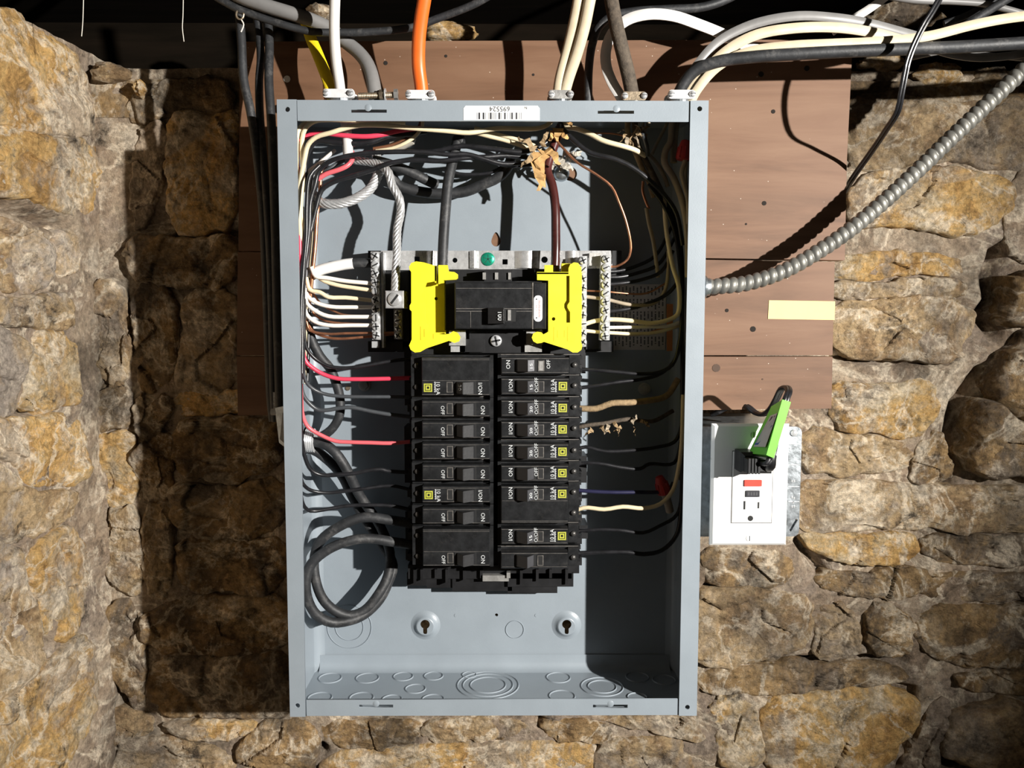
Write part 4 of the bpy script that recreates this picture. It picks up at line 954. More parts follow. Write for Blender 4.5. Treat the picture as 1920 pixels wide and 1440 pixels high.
wire('main_feed_cable', 'thick dark red-brown cable dropping to the right yellow barrier', simple('red_black_jacket',(0.055,0.014,0.012),rough=0.28,var=0.5,scale=30), 4.2, [(1052,235,58),(1040,270,56),(1026,318,52),(1035,346,48),(1041,385,44),(1042,430,42),(1042,476,40),(1040,520,40)], cat='cable')
GS = 'thick black service conductors in the lower left'
wire('service_conductor', 'thick black cable of the inner loop of the coil at the lower left', M_CABLEK, 4.7, [(548,822,56),(584,828,54),(607,832,52),(629,849,50),(646,873,52),(660,900,58),(672,925,64),(690,952,70),(712,985,74),(731,1036,72),(727,1080,68),(709,1115,62),(683,1145,58),(657,1154,54),(628,1145,50),(604,1121,46),(590,1077,44),(590,1042,46),(602,1013,46),(642,984,46),(683,970,48),(736,976,52),(792,985,56)], GS, 'cable')
wire('service_conductor', 'thick black cable of the outer loop of the coil at the lower left', M_CABLEK, 4.7, [(548,840,62),(586,843,62),(613,861,64),(640,890,70),(660,930,76),(685,975,80),(715,1020,82),(737,1060,78),(728,1092,70),(712,1124,64),(683,1152,58),(657,1163,52),(622,1167,46),(593,1152,40),(576,1121,36),(574,1086,34),(584,1057,36),(616,1030,38),(660,1013,42),(695,1010,46),(736,1016,50),(792,1024,56)], GS, 'cable')
wire('service_conductor', 'thick scuffed black cable rising from the left connector to the white tape', M_CABLEK, 4.4, [(548,818,70),(590,822,72),(607,816,72),(625,801,70),(637,777,68),(637,744,68),(629,715,66),(619,691,64),(600,668,62),(582,630,60),(574,580,58),(575,532,54),(590,511,50),(625,500,50),(660,494,51),(706,493,54)], GS, 'cable')
mb = MB().tube([P(*p) for p in ((583,517,51.5),(590,511,50),(605,505,50),(625,500,50),(645,496,50.6),(662,494,51))], 5.0*MM, 14, 0.003)
tag(obj('white_tape_wrap', mb, M_WTAPE, smooth=True), 'white tape wrapped around the thick neutral cable at the left', 'tape')
# connector at the lower left: threaded hub inside, clamp body outside
hub = thing('cable_connector', 'threaded metal cable connector through the left side of the panel', 'connector', P(560,830,58))
cz = P(585,826,58); x0 = -PW+TH; s_cap = False
m_ = MB().lathe((x0, cz.y, cz.z), (1,0,0), [(13*MM,0.0),(13*MM,0.003)]+[(r_*MM, 0.003+0.0009*k) for k, r_ in enumerate((10.8,11.4)*5)]+[(8.6*MM,0.012),(8.2*MM,0.0)], 28)
local(obj('threaded_hub', m_, M_ZINC, smooth=True, angle=30), hub)
m_ = MB().lathe((x0, cz.y, cz.z), (1,0,0), [(15*MM,0.0),(15*MM,0.003),(11*MM,0.003)], 8); local(obj('locknut', m_, M_GALV), hub)
s_cap = True
a = P(498,775,60); z0 = P(500,850,60).z; z1 = P(500,762,60).z
m_ = MB().hexa([(-0.182,0.044,z0),(-0.182,0.044,z1+0.004),(-0.2015,0.047,z1),(-0.1985,0.047,z0+0.012)], [(-0.182,0.080,z0),(-0.182,0.080,z1+0.004),(-0.2015,0.076,z1),(-0.1985,0.076,z0+0.012)])
local(obj('connector_body', m_, M_GALV), hub)
m_ = MB().hexa([(-0.186,0.0425,z0+0.006),(-0.190,0.0425,z1-0.004),(-0.1935,0.0425,z1-0.004),(-0.1965,0.0425,z0+0.016)], [(-0.186,0.044,z0+0.006),(-0.190,0.044,z1-0.004),(-0.1935,0.044,z1-0.004),(-0.1965,0.044,z0+0.016)])
local(obj('cover_plate', m_, M_STEEL), hub)
m_ = MB().cyl((-0.206,0.050,z1-0.004),(-0.186,0.050,z1-0.004),3.2*MM,n=12); local(obj('clamp_screw', m_, M_ZINC), hub)
m_ = MB().box(-0.2045,-0.1985,0.052,0.072,z1-0.002,z1+0.014); local(obj('clamp_ear', m_, M_ALU), hub)
# three service cables outside, left of the panel
GO = 'black service cables left of the panel'
wire('service_cable', 'leftmost black service cable hanging outside the panel', M_CABLEK, 4.0, [(420,-200,80),(436,-80,76),(450,40,70),(453,80,66),(457,150,62),(470,210,60),(483,300,62),(493,400,64),(499,520,66),(503,640,66),(507,740,64),(512,790,62)], GO, 'cable')
wire('service_cable', 'middle black service cable hanging outside the panel', M_CABLEK, 3.7, [(440,-200,110),(465,-80,98),(485,60,82),(489,110,74),(486,150,70),(487,210,66),(494,300,62),(502,400,60),(508,520,58),(511,640,56),(513,740,56),(516,790,58)], GO, 'cable')
wire('service_cable', 'black service cable closest to the left edge of the panel', M_CABLEK, 4.0, [(470,-200,105),(492,-80,92),(503,50,78),(505,90,70),(504,150,60),(508,215,52),(512,300,50),(516,420,48),(519,560,48),(522,680,50),(525,790,54)], GO, 'cable')

# right-hand side wires
GR = 'wires to the right breakers'
rw = [('dull black wire to the topmost right breaker', M_WBLACK, 1.7, [(1078,691,54),(1086,692,52),(1118,694,48),(1162,698,46),(1200,701,46),(1235,698,48),(1261,684,50),(1274,640,52),(1280,560,52)]),
 ('black wire rising towards the bolt, to the second right breaker', M_WBLACK, 1.7, [(1072,729,54),(1090,727,51),(1118,723,48),(1162,716,48),(1203,711,50),(1240,700,52),(1268,670,54),(1279,600,56)]),
 ('black wire to the fifth right breaker, below the frayed cloth wire', M_WBLACK, 1.7, [(1066,846,54),(1077,844,51),(1098,838,48),(1133,846,46),(1200,843,46),(1235,838,48),(1264,829,50),(1276,806,52),(1280,740,54)]),
 ('wavy black wire to the sixth right breaker', M_WBLACK, 1.7, [(1064,884,54),(1072,879,51),(1089,869,48),(1124,869,46),(1162,876,46),(1200,879,47),(1217,870,50),(1264,868,54),(1278,820,56)]),
 ('blue-black wire running straight to the two-pole right breaker', simple('blue_black_insulation',(0.018,0.018,0.05),rough=0.35), 1.8, [(1062,917,54),(1072,918,51),(1104,921,48),(1147,923,46),(1190,923,46),(1232,923,48),(1252,921,50),(1262,905,54)]),
 ('white wire curving up the right side from the two-pole breaker', M_WCREAM, 2.0, [(1064,965,54),(1072,961,50),(1095,952,46),(1133,955,42),(1168,950,40),(1206,953,38),(1238,945,38),(1261,920,40),(1273,873,42),(1278,830,44),(1281,740,46)]),
 ('black wire to the right breaker second from the bottom', M_WBLACK, 1.7, [(1072,998,54),(1083,996,51),(1118,993,48),(1162,994,46),(1206,999,46),(1235,987,48),(1270,964,50),(1279,900,52),(1282,800,52)]),
 ('thick lowest black wire on the right, to the bottom breaker', M_WBLACK, 2.1, [(1066,1040,54),(1077,1038,52),(1118,1036,48),(1174,1035,46),(1206,1039,46),(1241,1032,48),(1268,1004,50),(1276,966,50),(1280,880,48),(1282,760,46)])]
for lb_, mt, r, pts in rw: wire('feed_wire', lb_, mt, r, pts, GR)
wire('cloth_wire', 'tan cloth-covered wire to the third right breaker', M_CLOTHT, 2.9, [(1066,768,54),(1083,766,51),(1118,766,48),(1147,756,46),(1177,755,46),(1200,753,47),(1216,751,48),(1250,742,54),(1272,710,56)], GR)
# frayed cloth wire
fr = thing('frayed_cloth_wire', 'frayed brown cloth wire with loose paper shreds, fourth right breaker', 'wire', P(1150,800,50), GR)
local(obj('core', MB().tube([P(*p) for p in ((1066,806,54),(1077,803,51),(1105,797,49),(1133,794,48),(1177,786,48),(1223,790,50),(1262,770,56))], 2.0*MM, 10), M_CLOTH, smooth=True), fr)
def shred(name, c, L, w, ang, mat, owner, dz=0.0, curl=0.004):
    u = Vector((math.cos(ang), 0, math.sin(ang))); v = Vector((-math.sin(ang), 0, math.cos(ang))); n = 6; V = []; s1 = random.random()*9
    for i in range(n+1):
        t = i/n; ww = w*(1-0.75*t)*(0.7+0.6*random.random())
        q = c+u*(L*t)+v*(noise.noise(Vector((t*3, s1, 0)))*L*0.25)+Vector((0,-curl*math.sin(t*2.6)+dz*t,0))
        V += [q-v*ww, q+v*ww+Vector((0,-0.002*math.sin(i*2.1),0)), q+v*ww+Vector((0,0.0003,0)), q-v*ww+Vector((0,0.0003,0))]
    F = []
    for i in range(n):
        for k in range(4): F.append((i*4+k, i*4+(k+1)%4, (i+1)*4+(k+1)%4, (i+1)*4+k))
    F += [(0,3,2,1), (n*4, n*4+1, n*4+2, n*4+3)]
    mb = MB(); mb.add(V, F); return local(obj(name, mb, mat), owner)
for x, y, L, w, a in ((1125,800,18,4,-0.5),(1140,796,16,4,-2.0),(1152,790,18,4,-1.2),(1165,800,14,3,-2.6),(1185,795,16,4,1.1),(1200,790,14,4,-0.4),(1210,792,10,3,-0.9),(1110,804,14,4,-2.4),(1160,806,10,1.2,-1.8),(1188,800,14,1,-1.4)):
    shred('shred', P(x, y, 46), L*MM*0.6, w*MM*0.5, a, M_CLOTHT if L % 4 else M_TAUPE, fr)
# right bundle
GT = 'bundle of wires down the right inside wall'
rb = [('tan ribbon wire hanging behind the right lip at the top', M_TAUPE, 3.0, [(1268,205,50),(1260,231,50),(1257,266,50),(1248,282,50),(1246,305,48),(1262,332,46),(1278,373,44),(1287,419,42),(1290,465,42),(1290,520,44)]),
 ('taupe wire ending in a blunt tip beside the tan ribbon', M_TAUPE, 3.2, [(1276,205,58),(1267,236,57),(1264,270,56),(1263,305,55)]),
 ('pale taupe wire below the red wire nut at the top right', M_TAUPE, 2.2, [(1284,290,40),(1285,300,40),(1278,323,40),(1283,346,40),(1290,373,38),(1291,420,36)]),
 ('slim taupe wire beside the one under the red wire nut', M_TAUPE, 1.8, [(1287,292,46),(1286,310,46),(1285,340,48),(1290,380,48),(1290,430,48)]),
 ('cream wire that loops down the right side into the right neutral bar', M_WCREAM, 2.1, [(1246,370,56),(1246,385,56),(1248,419,56),(1252,450,54),(1262,502,52),(1272,534,50),(1274,569,50),(1270,590,50),(1253,600,50),(1222,606,50),(1180,601,50),(1146,599,51),(1115,602,52),(1096,608,52)]),
 ('greyish white wire curving into the middle of the right neutral bar', M_TAUPE, 1.7, [(1253,470,60),(1253,502,60),(1247,544,58),(1232,565,56),(1212,572,54),(1180,571,52),(1160,567,52),(1140,562,52),(1112,558,52),(1096,556,52)]),
 ('pale wire running straight right from the right neutral bar', M_WWHITE, 1.6, [(1276,604,56),(1250,612,54),(1212,613,52),(1153,614,51),(1136,614,51)]),
 ('cream wire lowest at the right neutral bar', M_WCREAM, 1.7, [(1276,610,60),(1232,623,57),(1191,626,54),(1146,624,52),(1115,622,52),(1096,620,52)]),
 ('thin copper wire crossing the printed label to the right bar', M_COPPER, 0.9, [(1250,530,62),(1212,550,58),(1160,549,53),(1140,547,52),(1096,545,53)]),
 ('fine copper wire twisted below the lowest cream wire on the right', M_COPPER, 0.8, [(1262,610,62),(1230,619,58),(1200,628,56),(1160,627,53),(1146,626,52)]),
 ('black wire with a stripped end at the upper right bar', M_WBLACK, 1.7, [(1262,470,62),(1240,509,60),(1201,525,56),(1165,531,53),(1140,533,52)]),
 ('black wire just above the stripped one at the right bar', M_WBLACK, 1.7, [(1268,440,66),(1235,495,62),(1195,512,58),(1165,519,54),(1140,520,52)]),
 ('third black wire curving to the right bar near its top', M_WBLACK, 1.7, [(1262,420,70),(1228,480,66),(1190,500,62),(1160,508,56),(1140,509,52)]),
 ('black wire slanting to the right bar over the printed label', M_WBLACK, 1.8, [(1278,520,58),(1250,552,56),(1200,574,54),(1160,582,52),(1140,584,52)]),
 ('tan cloth wire dropping from the brown cable, second clamp', M_CLOTHT, 2.6, [(1180,205,54),(1177,250,52),(1193,289,54),(1205,318,56),(1214,334,60),(1226,370,64)]),
 ('grey-brown cloth wire beside the tan one at the upper right', M_CLOTH, 2.8, [(1188,205,52),(1196,272,52),(1209,298,54),(1223,325,56),(1240,360,60)]),
 ('short grey wire end sticking out of the frayed cable', M_WGREY, 2.0, [(1200,240,44),(1208,258,42),(1213,275,44),(1214,292,48)]),
 ('taupe wire slanting right from the frayed cable', M_TAUPE, 2.0, [(1216,290,58),(1230,305,58),(1245,330,58),(1252,350,60)]),
 ('thin taupe wire rising to the top right corner', M_TAUPE, 1.5, [(1222,290,62),(1235,262,60),(1250,232,58),(1256,205,56)]),
 ('taupe wire hanging in the middle of the right shadow', M_TAUPE, 1.9, [(1212,390,60),(1216,415,60),(1225,453,60),(1230,488,60),(1234,520,62)]),
 ('copper and red strip curling above the hanging taupe wire', M_COPPER, 1.3, [(1206,340,60),(1205,358,60),(1211,378,60),(1217,392,60)])]
for lb_, mt, r, pts in rb: wire('bundle_wire', lb_, mt, r, pts, GT)
for k in range(5):
    wire('bundle_wire', 'black wire in the dark bundle along the right inside wall', M_WBLACK, 1.8, [(1215+k*6,345+k*6,52+k*3),(1244+k*4,385,54+k*3),(1266+k*2,440,56+k*3),(1276+k,520,56+k*3),(1279,620,56+k*3),(1279+k*.4,720,54+k*3),(1279,820,52+k*3),(1276+k,900,52+k*3)], GT)
wire('bundle_wire', 'glossy black wire arching from the paper scrap into the right bundle', M_WBLACK, 2.2, [(1050,228,50),(1056,242,46),(1079,266,42),(1106,286,40),(1152,298,38),(1186,314,38),(1221,341,40),(1246,366,46),(1268,400,50),(1280,460,52)], GT)
wire('bundle_wire', 'cream wire running right from the twin cream cable to the frayed cable', M_WCREAM, 2.3, [(1052,226,52),(1063,238,48),(1083,242,44),(1106,251,42),(1129,263,40),(1152,270,40),(1168,274,40),(1190,281,44),(1210,292,50)], GT)
wire('ground_wire', 'bare copper wire snaking down to the top of the right bar', M_COPPER, 1.1, [(1036,246,46),(1042,261,44),(1060,282,42),(1083,305,40),(1118,327,38),(1147,350,38),(1161,380,38),(1175,419,40),(1183,465,44),(1177,486,46),(1157,499,48),(1140,500,50)], 'bare copper ground wires on the right')
wire('ground_wire', 'thin brown copper wire under the top lip at the right', M_COPPER, 0.8, [(1100,250,50),(1111,250,50),(1152,251,50),(1175,258,52),(1186,270,54)], 'bare copper ground wires on the right')
GM = 'cream wires in the middle of the panel top'
wire('bundle_wire', 'cream wire slanting down to the paper scrap, front one', M_WCREAM, 1.9, [(880,246,48),(909,254,46),(946,263,46),(982,275,46),(1004,284,48)], GM)
wire('bundle_wire', 'cream wire slanting to the paper scrap, behind the front one', M_WCREAM, 1.8, [(890,240,56),(925,250,55),(960,259,54),(990,268,54),(1015,280,54)], GM)
wire('bundle_wire', 'thin black wire sagging right of the straight black feed cable', M_WBLACK, 1.7, [(845,315,66),(853,324,66),(895,327,66),(925,322,66),(948,308,64)], GM)
wire('bundle_wire', 'black wire end under the long wires beside the paper scrap', M_WBLACK, 1.9, [(905,300,54),(930,306,50),(960,311,50),(998,309,50)], GM)

# ------------------------------------------------------------------ cables above the panel
UP = Vector((0,0,1)); FW = Vector((0,-1,0))
wire('grey_cable', 'thick light grey cable slanting in from the top left, under the black one', M_GCABLE2, 6.2, [(180,-190,90),(300,-110,78),(440,-12,66),(490,8,64),(542,24,64),(585,38,66),(620,55,70),(650,80,72),(672,98,68),(690,122,62),(700,155,56),(705,195,52)], cat='cable', n=16)
wire('black_cable', 'black cable sagging across the top from left to upper right', M_CABLEK, 3.4, [(200,-110,70),(330,-50,58),(440,14,50),(462,23,50),(520,43,52),(582,59,55),(645,61,58),(695,60,58),(770,52,58),(820,35,56),(895,5,50),(950,-30,45),(1060,-110,36),(1180,-200,26)], cat='cable')
wire('white_cable', 'white round cable entering the panel top at the far left clamp', M_WHITEJ, 4.6, [(640,-200,0),(634,-110,12),(628,0,26),(627,60,34),(630,110,42),(637,160,48),(640,190,50),(648,230,48),(652,275,46),(653,293,46)], cat='cable', n=14)
wire('yellow_cable', 'flat bright yellow cable beside the white cable', M_YCABLE, 5.2, [(570,30,84),(583,72,74),(594,98,66),(606,128,60),(617,158,56),(624,190,54)], cat='cable', flat=(1.0,0.5), ref=X)
wire('ground_wire', 'pinkish copper wire between the yellow and white cables', M_COPPER, 1.2, [(592,100,70),(603,128,62),(607,150,58),(609,180,54),(612,200,54)], 'bare copper ground wires above the panel')
wire('orange_cable', 'bright orange cable running straight up from the panel top', M_ORANGE, 6.0, [(822,-200,2),(808,-90,16),(797,-10,26),(789,40,34),(785,80,40),(785,125,46),(790,165,49),(791,195,50)], cat='cable', flat=(1.0,0.8), ref=X, n=16)
wire('ivory_cable', 'left one of the twin ivory cables above the panel', M_WIVORY, 5.0, [(1112,-200,0),(1098,-90,14),(1085,0,24),(1075,50,32),(1063,100,40),(1050,150,46),(1045,192,50)], 'twin ivory cables', 'cable', flat=(1.0,0.7), ref=X, n=14)
wire('ivory_cable', 'right one of the twin ivory cables above the panel', M_WIVORY, 5.0, [(1148,-200,-4),(1126,-90,10),(1106,0,20),(1096,50,28),(1082,100,36),(1065,150,44),(1054,192,50)], 'twin ivory cables', 'cable', flat=(1.0,0.7), ref=X, n=14)
wire('cloth_cable', 'thick dark brown cloth-covered cable with a frayed lower end', M_CLOTH, 6.4, [(1110,-200,58),(1130,-90,52),(1146,0,48),(1156,50,46),(1168,100,48),(1179,145,50),(1187,188,52)], cat='cable', n=16)
wire('white_flat_cable', 'white flat cable looping over from the cloth cable to the right', M_WHITEJ, 5.0, [(1175,200,56),(1163,180,58),(1148,155,62),(1137,125,64),(1136,95,64),(1148,62,62),(1175,38,58),(1215,27,54),(1262,30,52),(1310,46,54),(1355,64,60),(1400,86,66),(1440,100,72)], cat='cable', flat=(0.45,1.0), ref=FW)
wire('black_cable', 'black cable looping behind the cloth cable at the top', M_CABLEK, 4.0, [(1103,190,84),(1104,130,82),(1110,85,80),(1122,52,78),(1145,32,76),(1190,22,74),(1250,18,74),(1320,13,74),(1380,-10,74),(1480,-80,74),(1600,-180,74)], cat='cable')
GF = 'flat cables leaving the top right clamp'
wire('grey_flat_cable', 'grey flat cable arching from the top right clamp', M_GCABLE2, 4.2, [(1270,200,54),(1278,170,52),(1300,132,50),(1345,80,48),(1395,52,46),(1440,38,44),(1500,30,42),(1560,33,42),(1620,42,46),(1690,60,54),(1760,80,64)], GF, 'cable', flat=(0.5,1.0), ref=FW)
wire('ivory_flat_cable', 'upper ivory flat cable arching from the top right clamp', M_WIVORY, 4.6, [(1285,200,50),(1295,170,48),(1325,130,44),(1370,90,40),(1420,65,36),(1490,53,34),(1570,52,34),(1640,62,36),(1700,78,40),(1760,90,48)], GF, 'cable', flat=(0.5,1.0), ref=FW)
wire('ivory_flat_cable', 'lower ivory flat cable that rises again at the far right', M_WIVORY, 4.2, [(1292,200,48),(1305,172,44),(1345,126,38),(1400,98,32),(1480,86,26),(1560,82,22),(1650,78,18),(1740,68,12),(1820,48,6),(1880,36,2),(1960,26,-4),(2120,10,-10),(2400,-10,-20)], GF, 'cable', flat=(0.5,1.0), ref=FW)
wire('black_cable', 'thick black cable running right from the top right clamp', M_CABLEK, 5.2, [(1268,200,50),(1274,172,46),(1300,135,40),(1345,116,34),(1410,107,28),(1500,101,22),(1600,96,18),(1700,92,14),(1800,88,10),(1900,82,6),(1970,78,4),(2150,66,0),(2400,50,-6)], cat='cable', n=14)
wire('white_strip_cable', 'short white cable end slanting up behind the arching flat cables', M_WHITEJ, 3.8, [(1560,60,74),(1595,38,70),(1625,20,66),(1660,-5,60),(1690,-30,56),(1760,-100,48),(1840,-180,40)], cat='cable', flat=(0.6,1.0), ref=FW)
wire('grey_flat_cable', 'grey cable dipping below the thick black one at the far right', M_GCABLE2, 3.6, [(1740,88,50),(1780,101,48),(1830,108,46),(1880,106,44),(1960,95,42),(2150,80,40),(2400,70,36)], GF, 'cable', flat=(0.6,1.0), ref=FW)
GTR = 'cables at the top right corner'
wire('black_cable', 'black cable slanting to the top right corner, upper one', M_CABLEK, 3.6, [(1790,60,40),(1830,35,36),(1870,10,30),(1910,-15,24),(2000,-80,14),(2110,-160,0)], GTR, 'cable')
wire('black_cable', 'black cable slanting to the top right corner, lower one', M_CABLEK, 3.2, [(1770,45,60),(1810,30,56),(1850,8,52),(1890,-20,48),(1980,-90,40),(2090,-180,30)], GTR, 'cable')
wire('grey_thin_cable', 'thin pale grey cable along the very top edge at the right', M_GCABLE2, 2.8, [(1400,-120,56),(1550,-40,52),(1700,-1,48),(1790,3,46),(1850,8,44),(1890,18,42),(1960,36,40),(2120,50,38),(2400,48,34)], GTR, 'cable')
wire('grey_thin_cable', 'second thin grey cable under the top right corner', M_GCABLE2, 2.4, [(1700,110,70),(1780,96,64),(1850,103,58),(1960,112,50),(2150,100,46),(2400,86,40)], GTR, 'cable')
# thin twin lamp cord at the right
cord = thing('lamp_cord', 'thin glossy black twin cord hanging down across the stone at the right', 'cord', P(1592,342,60))
base = [(1850,-180,0),(1800,-80,-4),(1755,10,-10),(1728,55,-10),(1704,110,-8),(1692,165,-4),(1684,206,4),(1660,246,32),(1630,290,68),(1607,322,92),(1595,340,106),(1585,357,126),(1560,385,146),(1500,420,156)]
for k, off in enumerate((-2.6, 2.6)):
    local(obj('conductor', MB().tube([P(x+off, y+off*0.35, d) for x, y, d in base], 1.5*MM, 9), M_WBLACK, smooth=True), cord)

# clamps on the panel top
def clamp(px, py, w, d, label, mat=M_ALU, screws=True):
    c = P(px, py, d); t = thing('cable_clamp', label, 'clamp', (c.x, c.y, PT), 'cable clamps on top of the panel')
    hw = w*MM/2; zt = c.z+2.5*MM; n = 8
    local(obj('collar', MB().lathe((c.x, c.y, PT), UP, [(hw*1.0,0),(hw*1.0,0.003),(hw*0.72,0.003),(hw*0.72,zt-PT-0.006)], 20), M_GALV), t)
    f = MB()
    ol = rrect(c.x-hw, c.x+hw, zt-7.5*MM, zt, 2.8*MM); me = plate(ol, [], c.y-0.0105, c.y-0.0065, 'strap'); local(obj('strap', me, mat), t)
    me = plate(ol, [], c.y+0.0065, c.y+0.0105, 'strap'); local(obj('strap', me, mat), t)
    for s in (-1, 1):
        q = Vector((c.x+s*hw*0.78, c.y-0.0105, zt-3.6*MM))
        m_ = MB().lathe(q, (0,-1,0), [(3.0*MM,0),(3.0*MM,0.001),(2.2*MM,0.0024),(0.8*MM,0.003)], 14); local(obj('screw', m_, M_ZINC, smooth=True, angle=50), t)
        local(obj('screw_slot', MB().box(q.x-2.2*MM, q.x+2.2*MM, q.y-0.0031, q.y-0.0024, q.z-0.3*MM, q.z+0.3*MM), M_DARKWELL), t)
        local(obj('screw_shank', MB().cyl(q, q+Vector((0,0.021,0)), 1.6*MM, n=8), M_STEEL), t)
    return t
clamp(639, 178, 28, 50, 'bright clamp with two screws holding the white and yellow cables', M_BRIGHT)
clamp(790, 180, 26, 50, 'white-bright two-screw clamp at the foot of the orange cable', M_BRIGHT)
clamp(1050, 180, 22, 50, 'dull clamp at the foot of the twin ivory cables', M_STEEL)
clamp(1186, 183, 22, 52, 'rusty clamp gripping the frayed brown cloth cable', M_RUST)
clamp(1274, 180, 24, 50, 'white-painted clamp holding the flat cables at the top right', M_WTAPE)
t = thing('clamp_bolt', 'rusty bolt with nut lying across the foot of the grey cable', 'bolt', P(708,190,48))
a = P(672,180,44); b = P(744,178,44)
nseg = 46; V = MB(); V.tube([a+(b-a)*(i/nseg) for i in range(nseg+1)], [ (2.9 if i % 2 else 2.45)*MM for i in range(nseg+1)], 12, 0.02); local(obj('threaded_shaft', V, M_RUST, smooth=True, angle=30), t)
u = (b-a).normalized(); c = a+(b-a)*0.62
local(obj('nut', MB().cyl(c-u*0.0022, c+u*0.0022, 5.0*MM, n=6), M_RUST), t); local(obj('washer', MB().cyl(c+u*0.0024, c+u*0.0034, 6.0*MM, n=18), M_ZINC), t)
c = a+(b-a)*0.93; local(obj('bolt_head', MB().cyl(c, c+u*0.0035, 5.0*MM, n=6), M_STEEL), t)
c = P(706,196,50); local(obj('saddle', MB().lathe((c.x,c.y,PT), UP, [(13*MM,0),(13*MM,0.003),(9*MM,0.003),(9*MM,0.010)], 20), M_GALV), t)

# ------------------------------------------------------------------ flexible conduit
fc = thing('flexible_conduit', 'ribbed grey flexible metal conduit curving up right from the panel side', 'conduit', P(1340,537,50))
pts = [P(*p) for p in ((1326,538,50),(1345,537,50),(1400,531,50),(1470,508,50),(1540,468,50),(1600,426,50),(1660,375,49),(1720,320,47),(1780,262,45),(1835,210,43),(1890,158,40),(1960,95,36),(2060,10,30),(2180,-90,20),(2300,-190,10))]
q, _ = spline(pts, 1.0, 0.00075); m = len(q); n = 22
L = [0.0]
for i in range(1, m): L.append(L[-1]+(q[i]-q[i-1]).length)
tang = [(q[min(i+2,m-1)]-q[max(i-2,0)]).normalized() for i in range(m)]
a = tang[0].orthogonal().normalized(); V = []
for i in range(m):
    a = (a-tang[i]*a.dot(tang[i])).normalized(); b = tang[i].cross(a)
    for j in range(n):
        ph = (L[i]/0.0074+j/n) % 1.0
        prof = (math.sin(math.pi*min(ph/0.82, 1.0)))**0.45 if ph < 0.82 else 0.0
        k = (6.0+1.45*prof)*MM; w = 2*math.pi*j/n; V.append(q[i]+(a*math.cos(w)+b*math.sin(w))*k)
mb = MB().add(V, [(i*n+j, i*n+(j+1)%n, (i+1)*n+(j+1)%n, (i+1)*n+j) for i in range(m-1) for j in range(n)])
local(obj('ribbed_tube', mb, M_FLEX, smooth=True, angle=55), fc)
c = P(1334,538,50); s_cap = False
local(obj('end_fitting', MB().lathe((PW, c.y, c.z), (1,0,0), [(11*MM,0),(11*MM,0.004),(8.8*MM,0.0045),(8.8*MM,0.010),(10.2*MM,0.0105),(10.2*MM,0.0125),(8.4*MM,0.013),(8.0*MM,0.016),(6.4*MM,0.016)], 24), M_GALV, smooth=True, angle=40), fc)
s_cap = True

# ------------------------------------------------------------------ outlet, box and plug
ob = thing('outlet_box', 'galvanized square steel outlet box behind the white cover plate', 'electrical box', P(1400,1005,110))
X0, X1 = P(1300,900,66).x, P(1501,900,66).x; Z1, Z0 = P(1400,800,66).z, P(1400,1006,66).z
X0 = max(X0, PW+0.001)
local(obj('box_body', MB().box(X0+0.002, X1-0.002, 0.0685, 0.196, Z0+0.002, Z1-0.002), M_GALV), ob)
sq = rrect(X0, X1, Z0, Z1, 6*MM, 5)
sl_ = [(P(1478,992,66).x,P(1478,992,66).z),(P(1493,972,66).x,P(1493,972,66).z),(P(1496,975,66).x,P(1496,975,66).z),(P(1483,997,66).x,P(1483,997,66).z)]
local(obj('box_cover', plate(sq, [sl_], 0.066, 0.0684), M_GALV), ob)
local(obj('raised_ring', MB().box(P(1350,900,52).x, P(1468,900,52).x, 0.0505, 0.066, P(1400,1010,52).z, P(1400,808,52).z), M_GALV), ob)
c = P(1489,812,65); local(obj('cover_screw', MB().lathe((c.x,0.066,c.z), (0,-1,0), [(3.4*MM,0),(3.2*MM,0.0012),(2.0*MM,0.002),(0.5*MM,0.0022)], 14), M_ZINC, smooth=True), ob)
for y in (832, 871, 912, 940):
    a = P(1478,y,65.8); b = P(1499,y+1.3,65.8); local(obj('stamped_line', MB().box(a.x,b.x,0.0657,0.066,b.z,a.z), M_ZINC), ob)
m_ = MB()
for k, (x, y) in enumerate(((1484,900),(1488,900),(1484,930),(1488,932),(1486,940),(1484,948),(1488,948))):
    a = P(x,y,65.8); b = P(x+2.6,y+4,65.8); m_.box(a.x,b.x,0.0657,0.066,b.z,a.z)
local(obj('stamped_mark', m_, M_ZINC), ob)
ot = thing('wall_outlet', 'white duplex safety outlet with red and black buttons, right of the panel', 'outlet', P(1405,1022,48))
XA, XB = P(1334,910,45).x, P(1478,910,45).x; ZA, ZB = P(1405,1023,45).z, P(1405,795,45).z
bev = MB(); g = 2.2*MM
bev.hexa([(XA+g,0.0450,ZA+g),(XB-g,0.0450,ZA+g),(XB-g,0.0450,ZB-g),(XA+g,0.0450,ZB-g)], [(XA,0.0475,ZA),(XB,0.0475,ZA),(XB,0.0475,ZB),(XA,0.0475,ZB)])
bev.box(XA,XB,0.0475,0.0505,ZA,ZB); local(obj('cover_plate', bev, M_PLATEW), ot)
def od(name, x0, x1, y0, y1, d0, d1, mat, r=None):
    a = P(x0,y0,45); b = P(x1,y1,45)
    if r: me = plate(rrect(a.x,b.x,b.z,a.z,r*MM), [], d0*MM, d1*MM); return local(obj(name, me, mat), ot)
    return local(obj(name, MB().box(a.x,b.x,d0*MM,d1*MM,b.z,a.z), mat), ot)
a = P(1373,845,45); b = P(1447,981,45)
M_SEAM = simple('outlet_seam', (0.10,0.09,0.08))
local(obj('seam', plate([(a.x,b.z),(b.x,b.z),(b.x,a.z),(a.x,a.z)], [[(a.x+.5*MM,b.z+.5*MM),(b.x-.5*MM,b.z+.5*MM),(b.x-.5*MM,a.z-.5*MM),(a.x+.5*MM,a.z-.5*MM)]], 0.0448, 0.0451), M_SEAM), ot)
